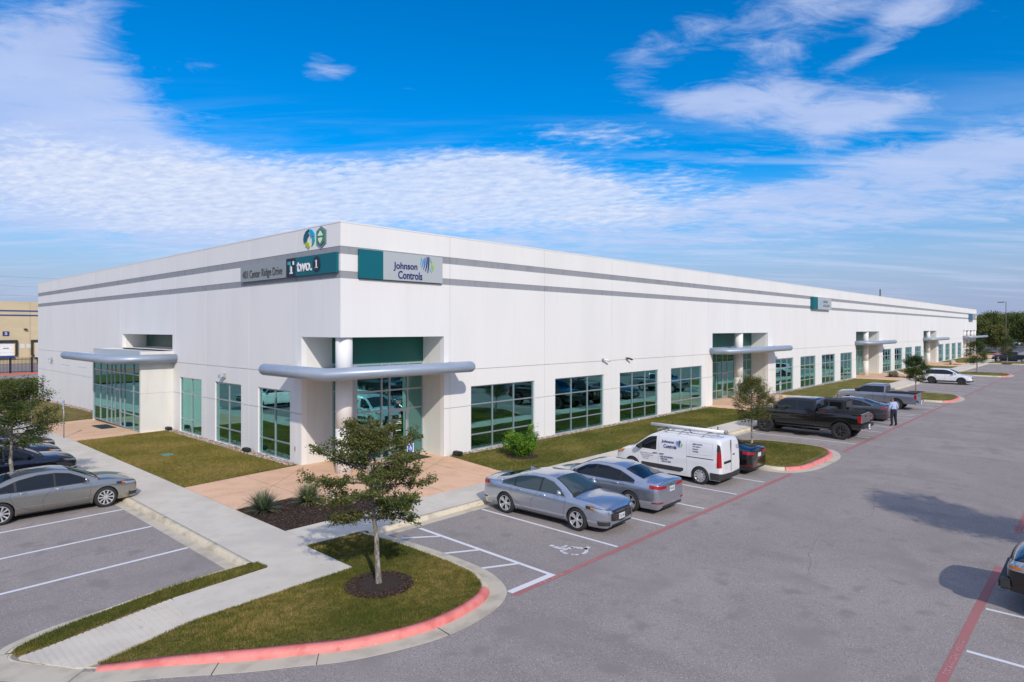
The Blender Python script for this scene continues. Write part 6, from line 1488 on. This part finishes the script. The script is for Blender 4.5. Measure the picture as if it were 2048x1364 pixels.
# sotol clumps
def spiky(name, label, x, y, R_, n, seed):
    t = empty(name, (x, y, 0), label=label, cat='plant'); r = random.Random(seed); V = []; F = []; I = []
    for k in range(n):
        a = r.uniform(0, 6.28); e = R(r.uniform(12, 88)); L = R_ * r.uniform(.75, 1.12) * (1 if e > .5 else .9); w = .011; d = Vector((math.cos(a) * math.cos(e), math.sin(a) * math.cos(e), math.sin(e))); s_ = Vector((-math.sin(a), math.cos(a), 0))
        p = Vector((math.cos(a) * .07, math.sin(a) * .07, .06)); b = len(V); m = 5
        for j in range(m + 1):
            ww = w * (1 - (j / m) ** 1.5) + .0008; V += [tuple(p - s_ * ww), tuple(p + s_ * ww)]; p = p + d * L / m; d = (d + Vector((0, 0, -.11 - .05 * (1 - math.sin(e))))).normalized()
        F += [(b + 2 * j, b + 2 * j + 1, b + 2 * j + 3, b + 2 * j + 2) for j in range(m)]; I += [r.choice((0, 0, 1, 1, 2)) if math.degrees(e) > 22 else r.choice((1, 3))] * m
    mesh_np('leaves', V, F, [mat('sotol_blue_green', (.10, .14, .085), .6), mat('sotol_green', (.07, .105, .045), .6), mat('sotol_pale', (.20, .23, .14), .6), mat('sotol_straw', (.30, .24, .14), .8)], t, idx=I)
    mb = MB(); mb.tube([(0, 0, -.02), (0, 0, .14)], .07, 10); mb.build('crown_base', M_bark2, t)
spiky('spiky_grass_plant', 'spiky grey-green plant in the mulch bed, the left one of two', -4.52, -2.62, .70, 620, 1)
spiky('spiky_grass_plant', 'spiky grey-green plant in the mulch bed, the right one beside the pale boulders', -3.02, -2.78, .68, 560, 2)
for x, y in ((37.4, -2.7), (74.9, -2.8)): spiky('spiky_grass_plant', 'dark spiky clump in the mulch bed before the %s front entrance' % ('second' if x < 50 else 'third'), x, y, .7, 260, int(x))
# boulders
def boulder(x, y, s_, seed, label, z=0, asp=(1, .7, .55)):
    bm = bmesh.new(); bmesh.ops.create_icosphere(bm, subdivisions=4, radius=1); r = random.Random(seed); pl = [(Vector((r.gauss(0, 1), r.gauss(0, 1), r.gauss(0, .8))).normalized(), r.uniform(.55, .85)) for _ in range(14)]
    from mathutils import noise as mn
    for v in bm.verts:
        for n_, d in pl:
            q = v.co.dot(n_)
            if q > d: v.co -= n_ * (q - d) * .85
        v.co += v.normal * mn.noise(v.co * 3 + Vector((seed, 0, 0))) * .10
        v.co = Vector((v.co.x * asp[0], v.co.y * asp[1], v.co.z * asp[2])) * s_
    me = bpy.data.meshes.new('boulder'); bm.to_mesh(me); bm.free(); me.materials.append(M_bould); o = link(me, 'limestone_boulder', None, (x, y, z + s_ * asp[2] * .55)); o.rotation_euler.z = r.uniform(0, 3)
    return tag(o, label, 'boulder')
boulder(-2.35, -3.05, .36, 3, 'pale orange streaked boulder in the mulch bed behind the near tree crown'); boulder(-1.85, -3.75, .30, 4, 'smaller white boulder in the mulch bed right of the orange streaked one'); boulder(-2.75, -2.45, .26, 9, 'small white boulder beside the right spiky plant')
boulder(38.3, -3.05, .80, 5, 'big orange and white boulder at the second front entrance', asp=(1, .7, .62)); boulder(76.6, -3.3, .95, 6, 'big tan boulder at the third front entrance'); boulder(114.2, -3.2, .9, 7, 'long flat tan boulder at the fourth front entrance', asp=(1.3, .7, .5))

# ------------------------------------------------------------------ surroundings
# cream warehouse with dock doors on the left
WB = empty('cream_dock_building', (0, 0, 0), label='cream dock warehouse with two blue bands and numbered dock doors at the left edge', cat='building')
Yb = 131.0; zg = -.74
for x0, x1 in ((-80, -60), (-60, -40), (-40, -20), (-20, .5), (.5, 14.2), (14.2, 28), (28, 48)): MB().box(x0 + .03, Yb, zg, x1 - .03, Yb + .5, 11.1).build('wall_panel', M_beige, WB)
MB().box(-80, Yb + .1, zg, 48, Yb + 40, 11.0).build('roof', M_beige, WB)
MB().box(-80, Yb - .06, 9.2, 48, Yb - .002, 9.45).build('blue_band', M_blue, WB); MB().box(-80, Yb - .06, 8.35, 48, Yb - .002, 8.60).build('blue_band', M_blue, WB)
def dock(x, num):
    mb = MB(); mb.box(x - 1.75, Yb - .45, .75, x - 1.35, Yb - .01, 3.75); mb.box(x + 1.35, Yb - .45, .75, x + 1.75, Yb - .01, 3.75); mb.box(x - 1.35, Yb - .45, 3.25, x + 1.35, Yb - .01, 3.75); d = mb.build('dock_seal', M_blk, WB, bevel=.03)
    for k in range(4): MB().box(x - 1.34, Yb - .12, .80 + .61 * k, x + 1.34, Yb - .03, 1.385 + .61 * k).build('door_panel', M_white, d)
    MB().box(x - .45, Yb - .14, 2.15, x + .45, Yb - .121, 2.28).build('door_window', M_blk, d); MB().box(x - 1.3, Yb - .5, .35, x + 1.3, Yb - .02, .74).build('dock_leveller', M_blue, WB)
    mb = MB()
    for s_ in (-1, 1): mb.box(x + s_ * 1.30 - .05, Yb - .46, .9, x + s_ * 1.30 + .05, Yb - .44, 3.2)
    mb.build('yellow_guide', mat('yellow_paint', (.60, .40, .06), .6), d)
    s_ = MB().box(x - .5, Yb - .1, 4.55, x + .5, Yb - .01, 5.4).build('number_sign', mat('sign_navy', (.012, .03, .16), .5), WB); text(num, .40, .48, M_white, 'number', s_, frame_mat((x - .2, Yb - .11, 4.74), (1, 0, 0), (0, 0, 1)), .02)
dk = []
for x, n_ in ((10.45, '5'), (16.05, '6'), (4.8, '4'), (-.8, '3')): dock(x, n_)
mb = MB(); mb.box(13.2, Yb - .5, 5.7, 13.7, Yb - .02, 5.95); mb.build('dock_light', M_blk, WB)
for x in (12.6, 13.6): MB().box(x, Yb - .03, 2.2, x + .75, Yb - .005, 3.0).build('notice_board', mat('notice_white', (.6, .6, .58), .6), WB)
# trailer backed into dock six
t = empty('box_trailer', (16.05, Yb - .6, zg), label='white box trailer backed up to dock door six', cat='trailer')
MB().box(-1.25, -13, 1.15, 1.25, -.02, 3.95).build('trailer_box', M_white, t, bevel=.03)
MB().box(-1.1, -12.9, .8, 1.1, -.3, 1.14).build('trailer_frame', M_blk, t)
for y in (-1.8, -3.1):
    for s_ in (-1, 1): mb = MB(); mb.tube([(s_ * 1.15, y, .5), (s_ * .75, y, .5)], .5, 20); mb.build('wheel', M_rub, t)
# metal fence with a red kerb
FN = empty('black_picket_fence', (0, 94.2, zg + .1), label='tall black metal picket fence before the cream dock building', cat='fence')
P1 = MB().box(-.022, -.022, .05, .022, .022, 2.35).mesh('picket', M_fence); n = 0
for k in range(-60, 240):
    link(P1, 'picket', FN, (-14 + (k + 60) * .16 * 1.0 - 4, 0, 0)); n += 1
PP = MB().box(-.10, -.10, 0, .10, .10, 2.45).mesh('post', M_fence)
for x in np.arange(-18, 31, 2.56): link(PP, 'post', FN, (x, .06, 0))
for z_ in (.25, 2.05): MB().box(-18, -.04, z_, 30, .04, z_ + .07).build('rail', M_fence, FN)
S(MB().box(-90, 93.5, zg, 60, 93.9, zg + .22).build('far_red_kerb', mat('orange_red_kerb', (.62, .14, .07), .6))); S(MB().box(-90, 93.9, zg, 60, 95.2, zg + .16).build('far_verge', M_conc))
# power lines behind
PL = empty('power_line', (0, 0, 0), label='three thin overhead power cables crossing the sky at the left edge', cat='power line')
for k in range(3):
    y0, z_ = 170, 20.5 - k * 2.2; mb = MB(); mb.tube([(x, y0 + k * .3, z_ - 2.2 * (1 - ((x - 20) / 70) ** 2)) for x in np.linspace(-60, 90, 18)], .02, 4); mb.build('cable', mat('cable_grey', (.16, .18, .2), .7), PL)
for x in (-60, 90):
    mb = MB(); mb.tube([(x, 170.4, -1), (x, 170.4, 22)], .16, 8); mb.box(x - .1, 169.6, 20.4, x + .1, 171.2, 20.6); mb.build('pole', M_bark2, PL)
# far end: pale building above the trees, light poles, road bits
FB = tag(MB().box(250, 40, -1, 420, 60, 14.2).build('far_white_building', M_wall), 'white flat roofed building far away above the trees at the right', 'building')
def lamp_post(x, y, h, label, arm=-2.2):
    t = empty('street_lamp', (x, y, -.1), label=label, cat='street lamp'); mb = MB(); mb.tube([(0, 0, 0), (0, 0, h)], [.11, .08], 10); mb.build('pole', M_bark2, t)
    mb = MB(); mb.tube([(0, 0, h - .05), (arm * .0, -arm * .3, h - .02)], .05, 6); mb.build('arm', M_bark2, t); MB().box(-.45, -arm * .3 - .2, h - .22, .45, -arm * .3 + 1.1, h - .02).build('lamp_head', M_bark2, t, bevel=.03)
lamp_post(198.4, -2.1, 13.1, 'tall lamp post above the trees at the far right')
for x, y, z_, lab in ((118.5, 22, 13.0, 'thin post showing above the roofline, the left one of two'), (141.5, 14, 14.4, 'thin post showing above the roofline, the right one of two')):
    t = MB().box(x - .12, y - .12, 9.3, x + .12, y + .12, z_).build('roof_mast', M_bark2); tag(t, lab, 'post')
S(sheet('far_cross_road', [(168, -60), (420, -60), (420, -5.4), (168, -5.4)], ZA + .004, M_asph)); S(sheet('far_lot', [(182, -5.4), (420, -5.4), (420, 12), (210, 9)], ZA + .008, mat('darker_asphalt', (.09, .09, .095), .9, noise=(20., 3, (.13, .13, .135), .5, .7))))
for x, y, L in ((176, -2.2, 7), (205, -.6, 8), (232, .5, 8)): S(MB().box(x, y - .5, ZA, x + L, y + .5, ZA + .17).build('far_red_kerb', mat('orange_red_kerb', (.62, .14, .07), .6), bevel=.05))

# ------------------------------------------------------------------ the man
def person(x, y, rz, label):
    root = empty('person', (x, y, ZA), rz, label=label, cat='person')
    J = {'pelvis': (0, 0, .93), 'waist': (0, .01, 1.08), 'chest': (.01, .0, 1.28), 'neck0': (.03, 0, 1.44), 'neck': (.07, 0, 1.51), 'head0': (.12, 0, 1.57), 'head1': (.155, 0, 1.64), 'crown': (.15, 0, 1.70),
         'lh': (0, .095, .90), 'lk': (.02, .13, .50), 'la': (-.03, .15, .09), 'lt': (.12, .17, .04), 'rh': (0, -.095, .90), 'rk': (.03, -.13, .50), 'ra': (.0, -.17, .09), 'rt': (.15, -.20, .04),
         'ls': (.0, .175, 1.40), 'le': (.02, .27, 1.13), 'lw': (.14, .27, .92), 'lp': (.18, .26, .86), 'rs': (.0, -.175, 1.40), 're': (-.01, -.26, 1.12), 'rw': (.16, -.25, .95), 'rp': (.20, -.24, .90)}
    rad = {'pelvis': (.135, .16), 'waist': (.115, .15), 'chest': (.12, .155), 'neck0': (.07, .10), 'neck': .052, 'head0': .07, 'head1': (.095, .08), 'crown': .07, 'lh': .092, 'lk': .062, 'la': .042, 'lt': .04, 'rh': .092, 'rk': .062, 'ra': .042, 'rt': .04,
           'ls': .065, 'le': .045, 'lw': .030, 'lp': .034, 'rs': .065, 're': .045, 'rw': .030, 'rp': .034}
    E = [('pelvis', 'waist'), ('waist', 'chest'), ('chest', 'neck0'), ('neck0', 'neck'), ('neck', 'head0'), ('head0', 'head1'), ('head1', 'crown'), ('pelvis', 'lh'), ('lh', 'lk'), ('lk', 'la'), ('la', 'lt'), ('pelvis', 'rh'), ('rh', 'rk'), ('rk', 'ra'), ('ra', 'rt'),
         ('neck0', 'ls'), ('ls', 'le'), ('le', 'lw'), ('lw', 'lp'), ('neck0', 'rs'), ('rs', 're'), ('re', 'rw'), ('rw', 'rp')]
    for h_, w_, sg in (('lp', 'lw', 1), ('rp', 'rw', -1)):
        p = Vector(J[h_]); 
        for k, (dy, L) in enumerate(((-.030, .065), (-.010, .078), (.010, .072), (.028, .058))):
            a = '%sf%d' % (h_, k); b = a + 'e'; J[a] = tuple(p + Vector((.012, dy, -.045))); J[b] = tuple(p + Vector((.03, dy, -.045 - L * .8))); rad[a] = rad[b] = .009; E += [(h_, a), (a, b)]
        a = h_ + 't'; J[a] = tuple(p + Vector((.045, -sg * .03, -.03))); J[a + 'e'] = tuple(p + Vector((.06, -sg * .02, -.07))); rad[a] = rad[a + 'e'] = .010; E += [(h_, a), (a, a + 'e')]
    names = list(J); me = bpy.data.meshes.new('body'); me.from_pydata([J[n] for n in names], [(names.index(a), names.index(b)) for a, b in E], []); o = link(me, 'tmp')
    md = o.modifiers.new('s', 'SKIN'); sk = me.skin_vertices[0].data
    for i, n in enumerate(names): rr_ = rad[n]; sk[i].radius = rr_ if isinstance(rr_, tuple) else (rr_, rr_); sk[i].use_root = (n == 'pelvis')
    s2 = o.modifiers.new('d', 'SUBSURF'); s2.levels = 2
    dg = bpy.context.evaluated_depsgraph_get(); bm_ = bpy.data.meshes.new_from_object(o.evaluated_get(dg)); bpy.data.objects.remove(o)
    skin = mat('skin', (.30, .16, .11), .6); bm_.materials.clear(); bm_.materials.append(skin); bm_.name = 'body'; bm_.polygons.foreach_set('use_smooth', [True] * len(bm_.polygons)); body = link(bm_, 'body', root)
    def cloth(name, m, test, off):
        V = []; F = []; idx = {}
        for p in bm_.polygons:
            if test(p.center):
                f = []
                for vi in p.vertices:
                    if vi not in idx: idx[vi] = len(V); v = bm_.vertices[vi]; V.append(tuple(v.co + v.normal * off))
                    f.append(idx[vi])
                F.append(f)
        return mesh_np(name, V, F, m, root, smooth=True)
    arm = lambda c: abs(c.y) > .20 and c.z > .70
    cloth('trousers', mat('navy_trousers', (.012, .014, .03), .8), lambda c: c.z < 1.04 and c.z > .09 and not arm(c), .022)
    cloth('shirt', mat('pale_blue_shirt', (.42, .50, .74), .8, noise=(14., 4, (.36, .43, .66), .42, .6), bump=(16., .6, .03)), lambda c: (c.z > 1.00 and c.z < 1.485 and c.x < .09 and not arm(c)) or (arm(c) and c.z > .955), .022)
    cloth('belt', M_blk, lambda c: 1.0 < c.z < 1.06 and not arm(c), .026); cloth('shoes', M_blk, lambda c: c.z <= .10, .012)
    cloth('hair', mat('grey_brown_hair', (.10, .08, .07), .9), lambda c: c.z > 1.60 and c.x < .20, .010)
    mb = MB(); mb.tube([(.235, 0, 1.615), (.265, 0, 1.60), (.24, 0, 1.585)], [.012, .018, .01], 8); mb.build('nose', skin, root)
    for sg in (1, -1): mb = MB(); mb.tube([(.13, sg * .085, 1.64), (.135, sg * .105, 1.61), (.13, sg * .088, 1.585)], [.012, .016, .01], 8); mb.build('ear', skin, root); mb = MB(); mb.tube([(.232, sg * .032, 1.635), (.240, sg * .032, 1.635)], .010, 8); mb.build('eye', M_blk, root)
    mb = MB(); mb.tube([(.232, -.025, 1.555), (.238, 0, 1.552), (.232, .025, 1.555)], .006, 6); mb.build('mouth', mat('lips', (.25, .09, .07), .6), root)
person(31.3, -12.68, math.radians(52), 'man in pale blue shirt and navy trousers standing on the red line with head bowed')
